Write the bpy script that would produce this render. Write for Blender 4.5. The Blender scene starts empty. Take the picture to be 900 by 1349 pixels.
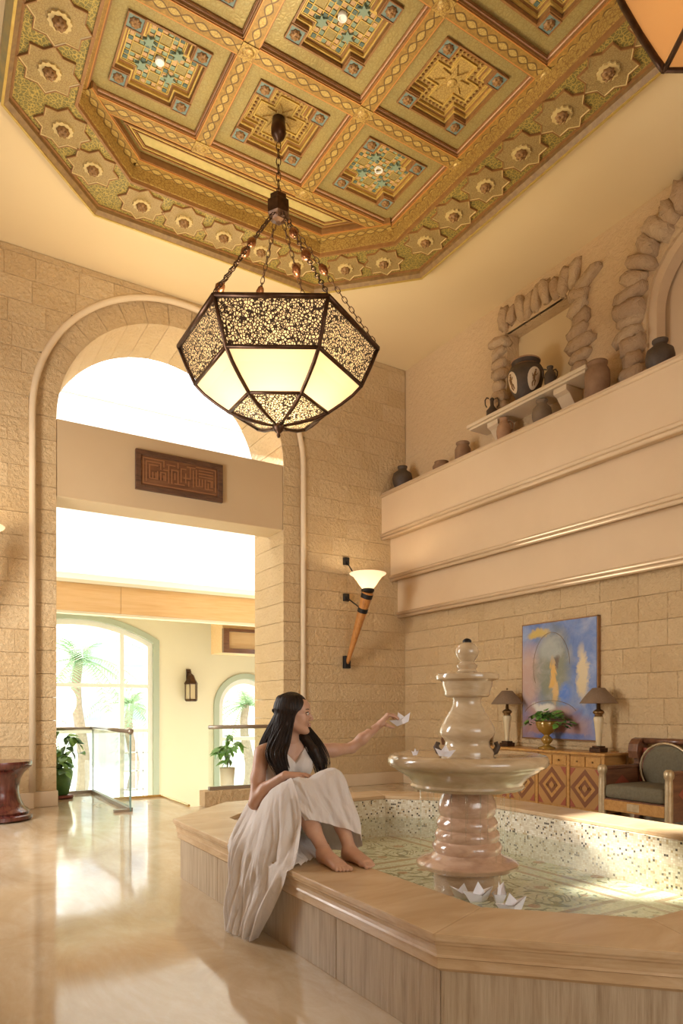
import bpy, bmesh, math, random
import numpy as np
from mathutils import Vector, Matrix, noise as mnoise
from mathutils.geometry import tessellate_polygon

rnd = random.Random(7)
scene = bpy.context.scene
col = scene.collection
PI = math.pi

# ------------------------------------------------------------------ camera, world, lights, exposure
YAW = math.radians(31.5)
HC = 1.25
cam_d = bpy.data.cameras.new('camera')
cam = bpy.data.objects.new('camera', cam_d); col.objects.link(cam)
cam.location = (0, 0, HC)
cam.rotation_euler = (PI/2, 0, -YAW)
cam_d.sensor_fit = 'HORIZONTAL'; cam_d.sensor_width = 24; cam_d.lens = 24
cam_d.shift_y = (934-674.5)/900
cam_d.clip_start = 0.05; cam_d.clip_end = 300
scene.camera = cam

world = bpy.data.worlds.new('sky'); scene.world = world; world.use_nodes = True
bg = world.node_tree.nodes['Background']
bg.inputs[0].default_value = (0.90, 0.96, 1.0, 1); bg.inputs[1].default_value = 3.4

def add_light(name, kind, loc, energy, color, rot=(0,0,0), size=1.0, size_y=None):
    d = bpy.data.lights.new(name, kind); d.energy = energy; d.color = color
    o = bpy.data.objects.new(name, d); col.objects.link(o); o.location = loc; o.rotation_euler = rot
    if kind == 'AREA':
        d.shape = 'RECTANGLE'; d.size = size; d.size_y = size_y or size
    elif kind == 'SUN': d.angle = size
    else: d.shadow_soft_size = size
    return o
# sun high behind the arch, coming in over the lintel
sdir = Vector((0.25, -1.0, -0.77))
sun = add_light('sun', 'SUN', (3, 20, 20), 17.0, (1.0, 0.95, 0.86), size=0.02)
sun.rotation_euler = sdir.to_track_quat('-Z', 'Y').to_euler()
# daylight from the tall windows of the left side wall
add_light('window_light_left', 'AREA', (-0.9, 6.7, 2.5), 165, (1.0, 0.97, 0.93), (PI/2, 0, -PI/2), 1.3, 2.8)
add_light('rear_fill_light', 'AREA', (2.2, -3.6, 3.2), 105, (1.0, 0.92, 0.80), (PI/2, 0, 0), 6.0, 4.2)  # unseen area light added behind the camera as soft fill

vs = scene.view_settings
vs.view_transform = 'Standard'; vs.look = 'None'; vs.gamma = 1; vs.exposure = 0.32; vs.use_curve_mapping = False
scene.cycles.use_denoising = True
scene.cycles.sample_clamp_indirect = 6.0
scene.cycles.max_bounces = 10; scene.cycles.transparent_max_bounces = 16

# ------------------------------------------------------------------ helpers
class MB:
    """collects shapes, then links them as ONE mesh object"""
    def __init__(s): s.v = []; s.f = []; s.m = []; s.mi = 0
    def add(s, vs, fs):
        o = len(s.v); s.v += [tuple(p) for p in vs]
        for f in fs: s.f.append(tuple(i+o for i in f)); s.m.append(s.mi)
        return s
    def box(s, c, d, rz=0.0, M=None):
        x, y, z = d[0]/2, d[1]/2, d[2]/2
        P = [Vector((a*x, b*y, e*z)) for e in (-1,1) for b in (-1,1) for a in (-1,1)]
        if rz: R = Matrix.Rotation(rz, 3, 'Z'); P = [R @ p for p in P]
        if M is not None: P = [M @ p for p in P]
        P = [p + Vector(c) for p in P]
        return s.add(P, [(0,2,3,1),(4,5,7,6),(0,1,5,4),(2,6,7,3),(0,4,6,2),(1,3,7,5)])
    def bx(s, x0, x1, y0, y1, z0, z1): return s.box(((x0+x1)/2,(y0+y1)/2,(z0+z1)/2),(x1-x0,y1-y0,z1-z0))
    def prism(s, poly, z0, z1):
        n = len(poly)
        P = [(x,y,z0) for x,y in poly] + [(x,y,z1) for x,y in poly]
        a = sum(poly[i][0]*poly[(i+1)%n][1]-poly[(i+1)%n][0]*poly[i][1] for i in range(n))
        F = [tuple(range(n-1,-1,-1)), tuple(range(n,2*n))] + [(i,(i+1)%n,n+(i+1)%n,n+i) for i in range(n)]
        if a < 0: F = [tuple(reversed(f)) for f in F]
        return s.add(P, F)
    def prism_axis(s, poly, a0, a1, axis):
        """poly in the two other axes, extruded along axis 0 (X) or 1 (Y)"""
        t = MB().prism(poly, a0, a1)
        if axis == 1: V = [(p[0], p[2], p[1]) for p in t.v]
        else: V = [(p[2], p[0], p[1]) for p in t.v]
        F = t.f if axis == 0 else [tuple(reversed(f)) for f in t.f]
        return s.add(V, F)
    def lathe(s, prof, c=(0,0,0), n=32, cap=True, M=None, wob=None):
        P = []
        for r, z in prof:
            for i in range(n):
                a = 2*PI*i/n; rr = r*(1+(wob(a,z) if wob else 0))
                p = Vector((rr*math.cos(a), rr*math.sin(a), z))
                if M is not None: p = M @ p
                P.append(p + Vector(c))
        F = []
        for k in range(len(prof)-1):
            for i in range(n):
                j = (i+1) % n; F.append((k*n+i, k*n+j, (k+1)*n+j, (k+1)*n+i))
        if cap:
            F.append(tuple(range(n-1,-1,-1))); F.append(tuple((len(prof)-1)*n+i for i in range(n)))
        return s.add(P, F)
    def tube(s, pts, r, n=8, cap=True, closed=False, squash=None):
        pts = [Vector(p) for p in pts]; m = len(pts)
        rs = r if isinstance(r, (list,tuple)) else [r]*m
        P = []; ref = None
        for i, p in enumerate(pts):
            if closed: t = pts[(i+1)%m]-pts[i-1]
            else: t = pts[min(i+1,m-1)]-pts[max(i-1,0)]
            t = t.normalized() if t.length > 1e-9 else Vector((0,0,1))
            if ref is None:
                ref = Vector((0,0,1)) if abs(t.z) < .9 else Vector((1,0,0))
            a = (ref - t*ref.dot(t))
            a = a.normalized() if a.length > 1e-6 else t.orthogonal().normalized()
            ref = a; b = t.cross(a)
            for k in range(n):
                w = 2*PI*k/n
                P.append(p + (a*math.cos(w) + b*math.sin(w)*(squash or 1))*rs[i])
        F = []
        for i in range(m if closed else m-1):
            i2 = (i+1) % m
            for k in range(n):
                k2 = (k+1) % n; F.append((i*n+k, i*n+k2, i2*n+k2, i2*n+k))
        if cap and not closed:
            F.append(tuple(range(n-1,-1,-1))); F.append(tuple((m-1)*n+k for k in range(n)))
        return s.add(P, F)
    def ball(s, c, r, n=12, sc=(1,1,1), M=None):
        P=[]; F=[]; m = max(4, n//2)
        for j in range(m+1):
            th = PI*j/m
            for i in range(n):
                a = 2*PI*i/n
                p = Vector((r*sc[0]*math.sin(th)*math.cos(a), r*sc[1]*math.sin(th)*math.sin(a), -r*sc[2]*math.cos(th)))
                if M is not None: p = M @ p
                P.append(p+Vector(c))
        for j in range(m):
            for i in range(n):
                k = (i+1)%n; F.append((j*n+i, j*n+k, (j+1)*n+k, (j+1)*n+i))
        return s.add(P, F)
    def grid(s, rows, closed=False):
        """rows of points -> quads"""
        n = len(rows[0]); P = [p for r in rows for p in r]; F = []
        for i in range(len(rows)-1):
            for j in range(n if closed else n-1):
                k = (j+1) % n; F.append((i*n+j, i*n+k, (i+1)*n+k, (i+1)*n+j))
        return s.add(P, F)
    def merge(s, o, M=None):
        return s.add([(M @ Vector(p)) if M is not None else p for p in o.v], o.f)
    def mesh(s, name, mats, smooth=False, bevel=0.0, fix=True, sub=0, auto=None):
        me = bpy.data.meshes.new(name)
        me.from_pydata(s.v, [], s.f); me.validate()
        mats = mats if isinstance(mats, (list, tuple)) else [mats]
        for m in mats: me.materials.append(m)
        if len(me.polygons) == len(s.m): me.polygons.foreach_set('material_index', s.m)
        if fix or bevel or sub:
            bm = bmesh.new(); bm.from_mesh(me)
            bmesh.ops.remove_doubles(bm, verts=bm.verts, dist=1e-5)
            bmesh.ops.recalc_face_normals(bm, faces=bm.faces)
            if bevel:
                ed = [e for e in bm.edges if len(e.link_faces)==2 and e.calc_face_angle(0) > .6]
                bmesh.ops.bevel(bm, geom=ed, offset=bevel, segments=2 if bevel > .006 else 1, affect='EDGES', profile=.6, clamp_overlap=True)
            bm.to_mesh(me); bm.free()
        if smooth or auto:
            me.polygons.foreach_set('use_smooth', [True]*len(me.polygons))
            if auto:
                try: me.set_sharp_from_angle(angle=math.radians(auto))
                except Exception: pass
        me.update()
        return me
    def build(s, name, mats, parent=None, smooth=False, bevel=0.0, fix=True, auto=None, local=False, loc=None, rot=None):
        """verts are world coordinates unless local; a parent Empty's location is subtracted"""
        if parent is not None and not local:
            off = parent.get('_o', (0,0,0)); off = Vector(off)
            if off.length: s.v = [tuple(Vector(p)-off) for p in s.v]
        o = bpy.data.objects.new(name, s.mesh(name, mats, smooth, bevel, fix, auto=auto)); col.objects.link(o)
        if parent is not None: o.parent = parent; o['_o'] = list(parent.get('_o', (0,0,0)))
        if loc is not None: o.location = loc
        if rot is not None: o.rotation_euler = rot
        return o

def link_mesh(name, me, parent=None, loc=(0,0,0), rot=(0,0,0), scale=(1,1,1)):
    o = bpy.data.objects.new(name, me); col.objects.link(o); o.parent = parent
    o.location = loc; o.rotation_euler = rot; o.scale = scale
    return o
def tag(o, label=None, cat=None, group=None, kind=None):
    if label: o['label'] = label
    if cat: o['category'] = cat
    if group: o['group'] = group
    if kind: o['kind'] = kind
    return o
def thing(name, label, cat, loc=(0,0,0), rz=0.0, group=None, world_parts=True, kind=None):
    o = bpy.data.objects.new(name, None); col.objects.link(o); o.location = loc; o.rotation_euler = (0,0,rz)
    o.empty_display_size = .1
    if world_parts: o['_o'] = list(loc)
    return tag(o, label, cat, group, kind)
def copy_tree(o, parent=None):
    c = o.copy(); col.objects.link(c); c.parent = parent
    for ch in list(o.children): copy_tree(ch, c)
    return c
def struct(o, label, kind='structure'):
    o['kind'] = kind; o['label'] = label; return o
def sm(a, b, t): t = max(0, min(1, (t-a)/(b-a))); return t*t*(3-2*t)

# ------------------------------------------------------------------ materials
class NT:
    def __init__(s, name):
        s.m = bpy.data.materials.new(name); s.m.use_nodes = True
        s.t = s.m.node_tree; s.n = s.t.nodes; s.l = s.t.links
        s.b = s.n['Principled BSDF']; s.out = s.n['Material Output']
        s.co = s.n.new('ShaderNodeTexCoord').outputs['Object']
    def lk(s, a, sock):
        if isinstance(a, bpy.types.NodeSocket): s.l.new(a, sock)
        else:
            if sock.type == 'RGBA' and isinstance(a, (tuple, list)) and len(a) == 3: a = (*a, 1)
            sock.default_value = a
    def set(s, **k):
        names = dict(color='Base Color', rough='Roughness', metal='Metallic', spec='Specular IOR Level', em='Emission Color', ems='Emission Strength',
                     sheen='Sheen Weight', coat='Coat Weight', coatr='Coat Roughness', normal='Normal', sss='Subsurface Weight', alpha='Alpha', trans='Transmission Weight', ior='IOR')
        for a, v in k.items(): s.lk(v, s.b.inputs[names[a]])
        return s
    def map(s, scale=(1,1,1), rot=(0,0,0), loc=(0,0,0), v=None):
        n = s.n.new('ShaderNodeMapping'); s.l.new(v or s.co, n.inputs[0])
        n.inputs['Scale'].default_value = scale; n.inputs['Rotation'].default_value = rot; n.inputs['Location'].default_value = loc
        return n.outputs[0]
    def noise(s, scale=5, detail=4, rough=.55, v=None, dist=0.0, out=0):
        n = s.n.new('ShaderNodeTexNoise'); s.l.new(v or s.co, n.inputs['Vector'])
        n.inputs['Scale'].default_value = scale; n.inputs['Detail'].default_value = detail
        n.inputs['Roughness'].default_value = rough; n.inputs['Distortion'].default_value = dist
        return n.outputs[out]
    def voro(s, scale=5, feature='F1', v=None, out='Distance', rand=1.0):
        n = s.n.new('ShaderNodeTexVoronoi'); n.feature = feature; s.l.new(v or s.co, n.inputs['Vector'])
        n.inputs['Scale'].default_value = scale; n.inputs['Randomness'].default_value = rand
        return n.outputs[out]
    def ramp(s, f, stops, interp='LINEAR'):
        n = s.n.new('ShaderNodeValToRGB'); s.lk(f, n.inputs[0]); cr = n.color_ramp; cr.interpolation = interp
        while len(cr.elements) < len(stops): cr.elements.new(.5)
        for e, (p, c) in zip(cr.elements, stops):
            e.position = p; e.color = (c, c, c, 1) if isinstance(c, (int, float)) else (*c, 1)
        return n.outputs[0]
    def mix(s, f, a, b, mode='MIX'):
        n = s.n.new('ShaderNodeMix'); n.data_type = 'RGBA'; n.blend_type = mode
        s.lk(f, n.inputs[0]); s.lk(a, n.inputs[6]); s.lk(b, n.inputs[7]); return n.outputs[2]
    def math(s, op, a, b=0.0, c=0.0):
        n = s.n.new('ShaderNodeMath'); n.operation = op; s.lk(a, n.inputs[0]); s.lk(b, n.inputs[1]); s.lk(c, n.inputs[2]); return n.outputs[0]
    def sep(s, v=None):
        n = s.n.new('ShaderNodeSeparateXYZ'); s.l.new(v or s.co, n.inputs[0]); return n.outputs
    def comb(s, x, y, z):
        n = s.n.new('ShaderNodeCombineXYZ'); s.lk(x, n.inputs[0]); s.lk(y, n.inputs[1]); s.lk(z, n.inputs[2]); return n.outputs[0]
    def rand(s): return s.n.new('ShaderNodeObjectInfo').outputs['Random']
    def bump(s, h, dist=.01, strength=1.0):
        n = s.n.new('ShaderNodeBump'); s.lk(h, n.inputs['Height']); n.inputs['Distance'].default_value = dist; n.inputs['Strength'].default_value = strength
        s.l.new(n.outputs[0], s.b.inputs['Normal']); return s
    def shader(s, kind, **k):
        n = s.n.new(kind)
        for a, v in k.items(): s.lk(v, n.inputs[a.replace('_', ' ')])
        return n.outputs[0]
    def mixs(s, f, a, b):
        n = s.n.new('ShaderNodeMixShader'); s.lk(f, n.inputs[0]); s.l.new(a, n.inputs[1]); s.l.new(b, n.inputs[2]); return n.outputs[0]
    def final(s, sh): s.l.new(sh, s.out.inputs[0]); return s.m
    def white(s, v):
        n = s.n.new('ShaderNodeTexWhiteNoise'); n.noise_dimensions = '3D'; s.l.new(v, n.inputs['Vector']); return n.outputs['Value']
    def vmath(s, op, a, b=(0,0,0)):
        n = s.n.new('ShaderNodeVectorMath'); n.operation = op; s.lk(a, n.inputs[0]); s.lk(b, n.inputs[1]); return n.outputs[0]

M = {}
def simple(name, color, rough=.5, metal=0.0, **k):
    t = NT(name); t.set(color=color, rough=rough, metal=metal, **k); M[name] = t.m; return t
def mottled(name, c1, c2, scale=4, rough=.5, metal=0.0, bump=0.0, bscale=60, **k):
    t = NT(name); f = t.noise(scale, 5)
    t.set(color=t.ramp(f, [(.3, c1), (.7, c2)]), rough=rough, metal=metal, **k)
    if bump: t.bump(t.noise(bscale, 3), bump)
    M[name] = t.m; return t

# walls of bush-hammered stone: tone differs from block to block
def stone(name, c1, c2, c3, chisel=.012, scale=26):
    t = NT(name)
    geo = t.n.new('ShaderNodeNewGeometry').outputs['Position']
    r = t.ramp(t.rand(), [(0, c1), (.55, c2), (1, c3)])
    n = t.noise(3.0, 5, v=geo); n2 = t.noise(40, 4, v=geo)
    c = t.mix(t.math('MULTIPLY', n2, .35), r, c1)
    c = t.mix(t.ramp(n, [(.35, 0.0), (.75, .5)]), c, c3)
    t.set(color=c, rough=.85, spec=.2)
    warp = t.vmath('ADD', geo, t.vmath('SCALE', t.noise(6, 2, v=geo, out=1)))
    h = t.math('ADD', t.noise(scale, 4, .6, v=geo, dist=1.5), t.math('MULTIPLY', t.voro(scale*.7, v=geo), .6))
    t.bump(h, chisel); M[name] = t.m
stone('wall_stone', (.575,.40,.21), (.61,.43,.232), (.65,.475,.27), .024)
stone('rough_plaster', (.60,.42,.24), (.62,.44,.25), (.64,.46,.265), .016, 18)
stone('rubble_stone', (.40,.26,.15), (.50,.345,.20), (.57,.41,.25), .022, 14)
mottled('smooth_plaster', (.63,.455,.275), (.67,.49,.30), 1.5, .75)
mottled('cream_stone', (.66,.51,.33), (.72,.57,.38), 2.5, .6)
mottled('beam_plaster', (.52,.37,.21), (.55,.40,.23), 1.2, .7)
mottled('ceiling_plaster', (.72,.55,.30), (.74,.57,.32), .8, .8)
mottled('cream_wall', (.76,.69,.50), (.78,.71,.52), 1.0, .8)
simple('white_wall', (.92,.92,.90), .8)
simple('joint', (.52,.36,.20), .9)

# polished travertine floor with drifting gold-brown stains
t = NT('floor_marble')
v = t.map((1.0, .45, 1), (0, 0, .5))
a = t.noise(1.9, 9, .66, v=v, dist=.9); b = t.noise(7, 8, .68, v=v, dist=1.0); w = t.noise(.45, 3, v=t.co)
c = t.ramp(a, [(.30, (.40,.275,.155)), (.45, (.51,.39,.245)), (.58, (.58,.475,.335)), (.75, (.64,.555,.42))])
c = t.mix(t.ramp(b, [(.40, 0.0), (.72, .55)]), c, (.47,.335,.19))
t.set(color=c, rough=t.ramp(b, [(.3, .05), (.7, .12)]), spec=.7); t.bump(t.noise(.8, 2), .004)
M['floor_marble'] = t.m

# travertine: vertical grain on the cladding, honed slabs on the rim
t = NT('travertine_vertical')
geo = t.n.new('ShaderNodeNewGeometry').outputs['Position']
v = t.map((1, 1, .06), v=geo); g = t.noise(42, 5, .6, v=v); g2 = t.noise(9, 4, v=t.map((1,1,.25), v=geo))
c = t.ramp(g, [(.28, (.29,.21,.13)), (.46, (.43,.335,.225)), (.68, (.53,.44,.315))])
c = t.mix(t.ramp(g2, [(.4, 0.0), (.8, .5)]), c, (.47,.37,.25))
t.set(color=c, rough=.4); t.bump(g, .003); M['travertine_vertical'] = t.m
t = NT('travertine_slab')
geo = t.n.new('ShaderNodeNewGeometry').outputs['Position']
a = t.noise(4, 8, .6, v=t.map((.5,1.4,6), v=geo), dist=.6)
c = t.ramp(a, [(.3, (.48,.325,.175)), (.55, (.58,.42,.25)), (.8, (.64,.50,.33))])
t.set(color=c, rough=.25); t.bump(a, .002); M['travertine_slab'] = t.m
t = NT('fountain_marble')
a = t.noise(5, 6, .6, v=t.map((1,1,3)), dist=1.0)
t.set(color=t.ramp(a, [(.3, (.44,.325,.19)), (.6, (.57,.44,.28)), (.85, (.66,.55,.39))]), rough=.16, coat=.4, coatr=.06); M['fountain_marble'] = t.m
t = NT('wet_marble')
a = t.noise(6, 6, .6, v=t.map((1,1,3)), dist=1.0)
t.set(color=t.ramp(a, [(.3, (.42,.25,.16)), (.6, (.58,.38,.26)), (.85, (.66,.47,.34))]), rough=.12, coat=.6, coatr=.04); t.bump(t.noise(30,2), .004); M['wet_marble'] = t.m

# mosaics: small square tesserae, one colour each
def mosaic(name, size, stops, grout=(.55,.48,.36), plane='xz', extra=None):
    t = NT(name)
    x, y, z = t.sep()
    v = t.comb(x, y, z)
    snapped = t.vmath('SNAP', v, (size, 10.0 if plane == 'xz' else size, size if plane == 'xz' else 10.0))
    w = t.white(snapped); c = t.ramp(w, stops, 'CONSTANT')
    fx = t.math('PINGPONG', x, size/2); fy = t.math('PINGPONG', z if plane == 'xz' else y, size/2)
    g = t.math('MINIMUM', fx, fy)
    if extra: c = extra(t, x, y, z, w, c)
    c = t.mix(t.math('LESS_THAN', g, size*.055), c, grout)
    t.set(color=c, rough=.25); M[name] = t.m; return t
mosaic('wall_mosaic', .016, [(0, (.72,.66,.52)), (.45, (.62,.54,.40)), (.72, (.50,.38,.22)), (.80, (.80,.76,.66)), (.93, (.10,.085,.07))])
def pool_pattern(t, x, y, z, w, c):
    # scroll-work in dark tesserae inside rust coloured frames
    px = t.math('PINGPONG', t.math('ADD', x, 0.0), .74); py = t.math('PINGPONG', t.math('ADD', y, .0), .80)
    fr = t.math('MINIMUM', t.math('SUBTRACT', .74, px), t.math('SUBTRACT', .80, py))
    d = t.noise(3.0, 1, v=t.comb(px, py, 0.0), dist=2.4)
    sc = t.math('PINGPONG', t.math('MULTIPLY', d, 5.0), .5)
    inside = t.math('GREATER_THAN', fr, .13)
    vine = t.math('MULTIPLY', t.math('LESS_THAN', sc, .13), inside)
    c2 = t.mix(t.math('MULTIPLY', vine, .92), c, (.13,.14,.075))
    fl = t.math('MULTIPLY', t.math('LESS_THAN', t.voro(4.2, v=t.comb(px, py, 0.0)), .20), inside)
    c2 = t.mix(t.math('MULTIPLY', fl, .8), c2, (.45,.20,.11))
    band = t.math('MULTIPLY', t.math('LESS_THAN', fr, .10), t.math('GREATER_THAN', fr, .055))
    return t.mix(t.math('MULTIPLY', band, .85), c2, (.36,.19,.10))
mosaic('floor_mosaic', .018, [(0, (.70,.69,.50)), (.35, (.78,.76,.58)), (.65, (.64,.62,.43)), (.88, (.84,.82,.68)), (.97, (.46,.41,.26))], (.50,.48,.34), 'xy', pool_pattern)

# water: clear surface over the mosaic
t = NT('water'); fr = t.n.new('ShaderNodeLayerWeight'); fr.inputs[0].default_value = .5
bp = t.n.new('ShaderNodeBump'); bp.inputs['Distance'].default_value = .012; bp.inputs['Strength'].default_value = .5
t.l.new(t.noise(9, 3, dist=.5), bp.inputs['Height']); t.l.new(bp.outputs[0], fr.inputs['Normal'])
gl = t.n.new('ShaderNodeBsdfGlossy'); gl.inputs['Roughness'].default_value = .03; t.l.new(bp.outputs[0], gl.inputs['Normal'])
tr = t.shader('ShaderNodeBsdfTransparent', Color=(.94,.98,.93, 1))
M['water'] = t.final(t.mixs(t.math('MULTIPLY_ADD', t.math('POWER', fr.outputs['Facing'], 5.0), .9, .02), tr, gl.outputs[0]))
def glass(name, tint, k=.10):
    t = NT(name); fr = t.n.new('ShaderNodeLayerWeight'); fr.inputs[0].default_value = .5
    fz = t.math('MULTIPLY_ADD', t.math('POWER', fr.outputs['Facing'], 5.0), .9, .035)
    tr = t.shader('ShaderNodeBsdfTransparent', Color=(*tint, 1)); gl = t.shader('ShaderNodeBsdfGlossy', Roughness=.02)
    M[name] = t.final(t.mixs(fz, tr, gl))
glass('clear_glass', (.93,.97,.95)); glass('window_glass', (.96,.98,.98)); glass('drip_water', (.93,.96,.94))
t = NT('daylight_diffuser')
M['daylight_diffuser'] = t.final(t.mixs(.5, t.shader('ShaderNodeBsdfTranslucent', Color=(.66,.67,.66,1)), t.shader('ShaderNodeBsdfDiffuse', Color=(.85,.85,.84,1))))
simple('glass_edge', (.25,.38,.34), .2)

# wood and metals
def wood(name, c1, c2, c3, rough=.35, scale=(1,1,.12), coat=0.0):
    t = NT(name); a = t.noise(26, 5, .6, v=t.map(scale), dist=.4)
    t.set(color=t.ramp(a, [(.3, c1), (.5, c2), (.75, c3)]), rough=rough, coat=coat, coatr=.1); M[name] = t.m
wood('honey_wood', (.36,.17,.045), (.46,.235,.065), (.54,.30,.10), .3, (.12,1,1))
wood('walnut', (.10,.04,.02), (.16,.065,.03), (.22,.10,.045), .3, (.15,1,1), .2)
wood('mahogany', (.045,.010,.008), (.09,.02,.014), (.13,.035,.022), .22, (1,1,.12), .5)
wood('torch_wood', (.34,.13,.03), (.48,.20,.05), (.55,.26,.08), .35)
wood('fascia_wood', (.68,.42,.18), (.74,.49,.23), (.78,.54,.28), .4, (.06,1,1))
wood('dark_carved_wood', (.055,.022,.012), (.10,.045,.022), (.15,.07,.035), .45, (.2,1,1))
simple('inlay_dark', (.20,.075,.03), .35); simple('inlay_light', (.40,.205,.065), .35); simple('inlay_red', (.30,.075,.04), .35)
mottled('bronze', (.055,.028,.016), (.11,.055,.028), 18, .38, .75)
mottled('copper_ball', (.22,.085,.035), (.32,.14,.06), 12, .25, .8)
mottled('antique_gold', (.42,.31,.17), (.58,.46,.28), 16, .35, .45)
simple('black_iron', (.015,.013,.012), .5, .4)
simple('brass', (.75,.52,.20), .2, .9)
mottled('brass_aged', (.16,.085,.03), (.26,.15,.055), 20, .3, .8)
simple('carved_letters', (.30,.13,.05), .45)
simple('steel_rail', (.34,.28,.21), .3, .6)
simple('sage_frame', (.42,.47,.36), .5); simple('white_frame', (.80,.79,.72), .5)
mottled('olive_fabric', (.125,.105,.062), (.165,.14,.085), 40, .9, 0, .002, 220)
mottled('shade_fabric', (.17,.11,.065), (.21,.14,.085), 60, .8)
simple('ivory_glass', (.62,.50,.30), .2)
simple('amber_glass', (.30,.17,.03), .12, .2)
simple('paper', (.84,.84,.90), .7)
simple('terracotta_red', (.26,.07,.045), .5)
mottled('dark_clay', (.050,.031,.018), (.085,.054,.030), 9, .6, 0, .003, 40)
mottled('brown_clay', (.20,.105,.05), (.30,.17,.085), 7, .7, 0, .003, 40)
mottled('red_clay', (.33,.17,.08), (.44,.25,.13), 7, .7, 0, .003, 40)
mottled('grey_clay', (.16,.105,.06), (.23,.16,.095), 7, .7, 0, .003, 40)
mottled('leaf_green', (.10,.26,.035), (.25,.43,.09), 8, .4)
mottled('leaf_dark', (.05,.13,.025), (.11,.22,.05), 8, .45)
mottled('palm_green', (.16,.28,.13), (.26,.38,.18), 3, .6)
mottled('bark', (.20,.15,.10), (.30,.23,.16), 12, .9)
simple('pale_building', (.72,.69,.64), .8); simple('far_window', (.32,.38,.42), .3)
mottled('ground_paving', (.60,.56,.50), (.66,.62,.55), 2, .8)
t = NT('globe'); t.set(color=(.9,.9,.88), rough=.3); M['globe'] = t.m

# lamp glass: bulbs shine through it
def lampglass(name, c, e):
    t = NT(name)
    d = t.shader('ShaderNodeBsdfTranslucent', Color=(*c, 1)); g = t.shader('ShaderNodeBsdfDiffuse', Color=(*c, 1))
    em = t.n.new('ShaderNodeEmission'); em.inputs[0].default_value = (*c, 1); em.inputs[1].default_value = e
    ad = t.n.new('ShaderNodeAddShader'); t.l.new(t.mixs(.35, d, g), ad.inputs[0]); t.l.new(em.outputs[0], ad.inputs[1])
    M[name] = t.final(ad.outputs[0])
lampglass('cream_glass', (.98,.77,.46), .18)
lampglass('alabaster', (.98,.84,.62), .35)
lampglass('amber_shade', (.72,.42,.17), .10)
# pierced brass sheet: arabesque cut-outs
t = NT('pierced_metal')
p = t.voro(38, 'DISTANCE_TO_EDGE', v=t.map((1,1,1))); q = t.voro(15, 'F1', v=t.co)
ring = t.math('PINGPONG', t.math('MULTIPLY', q, 3.2), .5)
hole = t.math('MULTIPLY', t.math('GREATER_THAN', p, .135), t.math('GREATER_THAN', ring, .10))
bs = t.b.outputs[0]; t.set(color=(.055,.03,.018), rough=.4, metal=.6)
M['pierced_metal'] = t.final(t.mixs(hole, bs, t.shader('ShaderNodeBsdfTransparent')))

# painted ceiling
def painted(name, base, line, acc, scale=14, rough=.45, metal=.25):
    base, acc = tuple(q*.84 for q in base), tuple(q*.84 for q in acc)
    t = NT(name)
    e = t.voro(scale, 'DISTANCE_TO_EDGE'); cid = t.voro(scale, 'F1', out='Color'); q = t.voro(scale*.45)
    n = t.noise(5, 4)
    c = t.mix(t.ramp(n, [(.3, 0.0), (.75, .7)]), base, acc)
    ringy = t.math('LESS_THAN', t.math('PINGPONG', t.math('MULTIPLY', q, 4.0), .5), .10)
    c = t.mix(t.math('MULTIPLY', t.math('LESS_THAN', e, .06), .75), c, line)
    c = t.mix(t.math('MULTIPLY', ringy, .6), c, line)
    t.set(color=c, rough=rough, metal=metal); t.bump(e, .003); M[name] = t.m
painted('gold_ornament', (.56,.36,.09), (.24,.12,.03), (.46,.31,.08), 26)
painted('gold_relief', (.62,.42,.12), (.30,.17,.045), (.52,.36,.11), 34)
painted('star_field', (.45,.315,.115), (.25,.15,.05), (.40,.29,.12), 40)
painted('olive_paint', (.42,.31,.10), (.27,.19,.06), (.33,.285,.12), 26)
painted('scroll_green', (.24,.19,.05), (.52,.36,.08), (.18,.155,.05), 26)
mottled('red_fillet', (.22,.095,.028), (.28,.135,.038), 20, .45)
mottled('pink_fillet', (.66,.40,.26), (.72,.48,.33), 20, .4)
mottled('dark_fillet', (.17,.09,.03), (.26,.15,.045), 20, .5)
mottled('blue_paint', (.11,.17,.16), (.20,.25,.20), 14, .5)
mottled('teal_paint', (.15,.23,.17), (.25,.30,.19), 14, .5)
mottled('navy_paint', (.06,.10,.085), (.11,.15,.115), 14, .5)
mottled('green_gold', (.42,.33,.11), (.54,.41,.15), 14, .5)
mottled('gold_pale', (.50,.36,.14), (.58,.43,.18), 14, .5)
mottled('gilt', (.52,.34,.08), (.62,.44,.12), 14, .4, .35)
mottled('rosette_brown', (.18,.085,.025), (.30,.16,.05), 22, .5, .2)
mottled('rose_tile', (.44,.26,.11), (.52,.33,.16), 14, .5)
mottled('edge_green', (.24,.22,.11), (.36,.27,.10), 9, .5)
t = NT('guilloche')
x, y, z = t.sep()
s1 = t.math('MULTIPLY', t.math('SINE', t.math('MULTIPLY', x, 26.0)), .034)
d1 = t.math('ABSOLUTE', t.math('SUBTRACT', y, s1)); d2 = t.math('ABSOLUTE', t.math('ADD', y, s1))
ln = t.math('LESS_THAN', t.math('MINIMUM', d1, d2), .007)
bl = t.math('LESS_THAN', t.math('ABSOLUTE', y), t.math('ABSOLUTE', s1))
c = t.mix(t.ramp(t.noise(30, 3), [(.3, 0.0), (.7, 1.0)]), (.40,.235,.05), (.25,.14,.03))
c = t.mix(t.math('MULTIPLY', bl, .9), c, (.50,.35,.10))
c = t.mix(t.math('MULTIPLY', t.math('LESS_THAN', t.voro(40, 'DISTANCE_TO_EDGE'), .07), .55), c, (.26,.14,.03))
c = t.mix(t.math('MULTIPLY', ln, .85), c, (.10,.05,.015))
c = t.mix(t.math('GREATER_THAN', t.math('ABSOLUTE', y), .066), c, (.52,.22,.05))
t.set(color=c, rough=.45, metal=.2); M['guilloche'] = t.m

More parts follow.
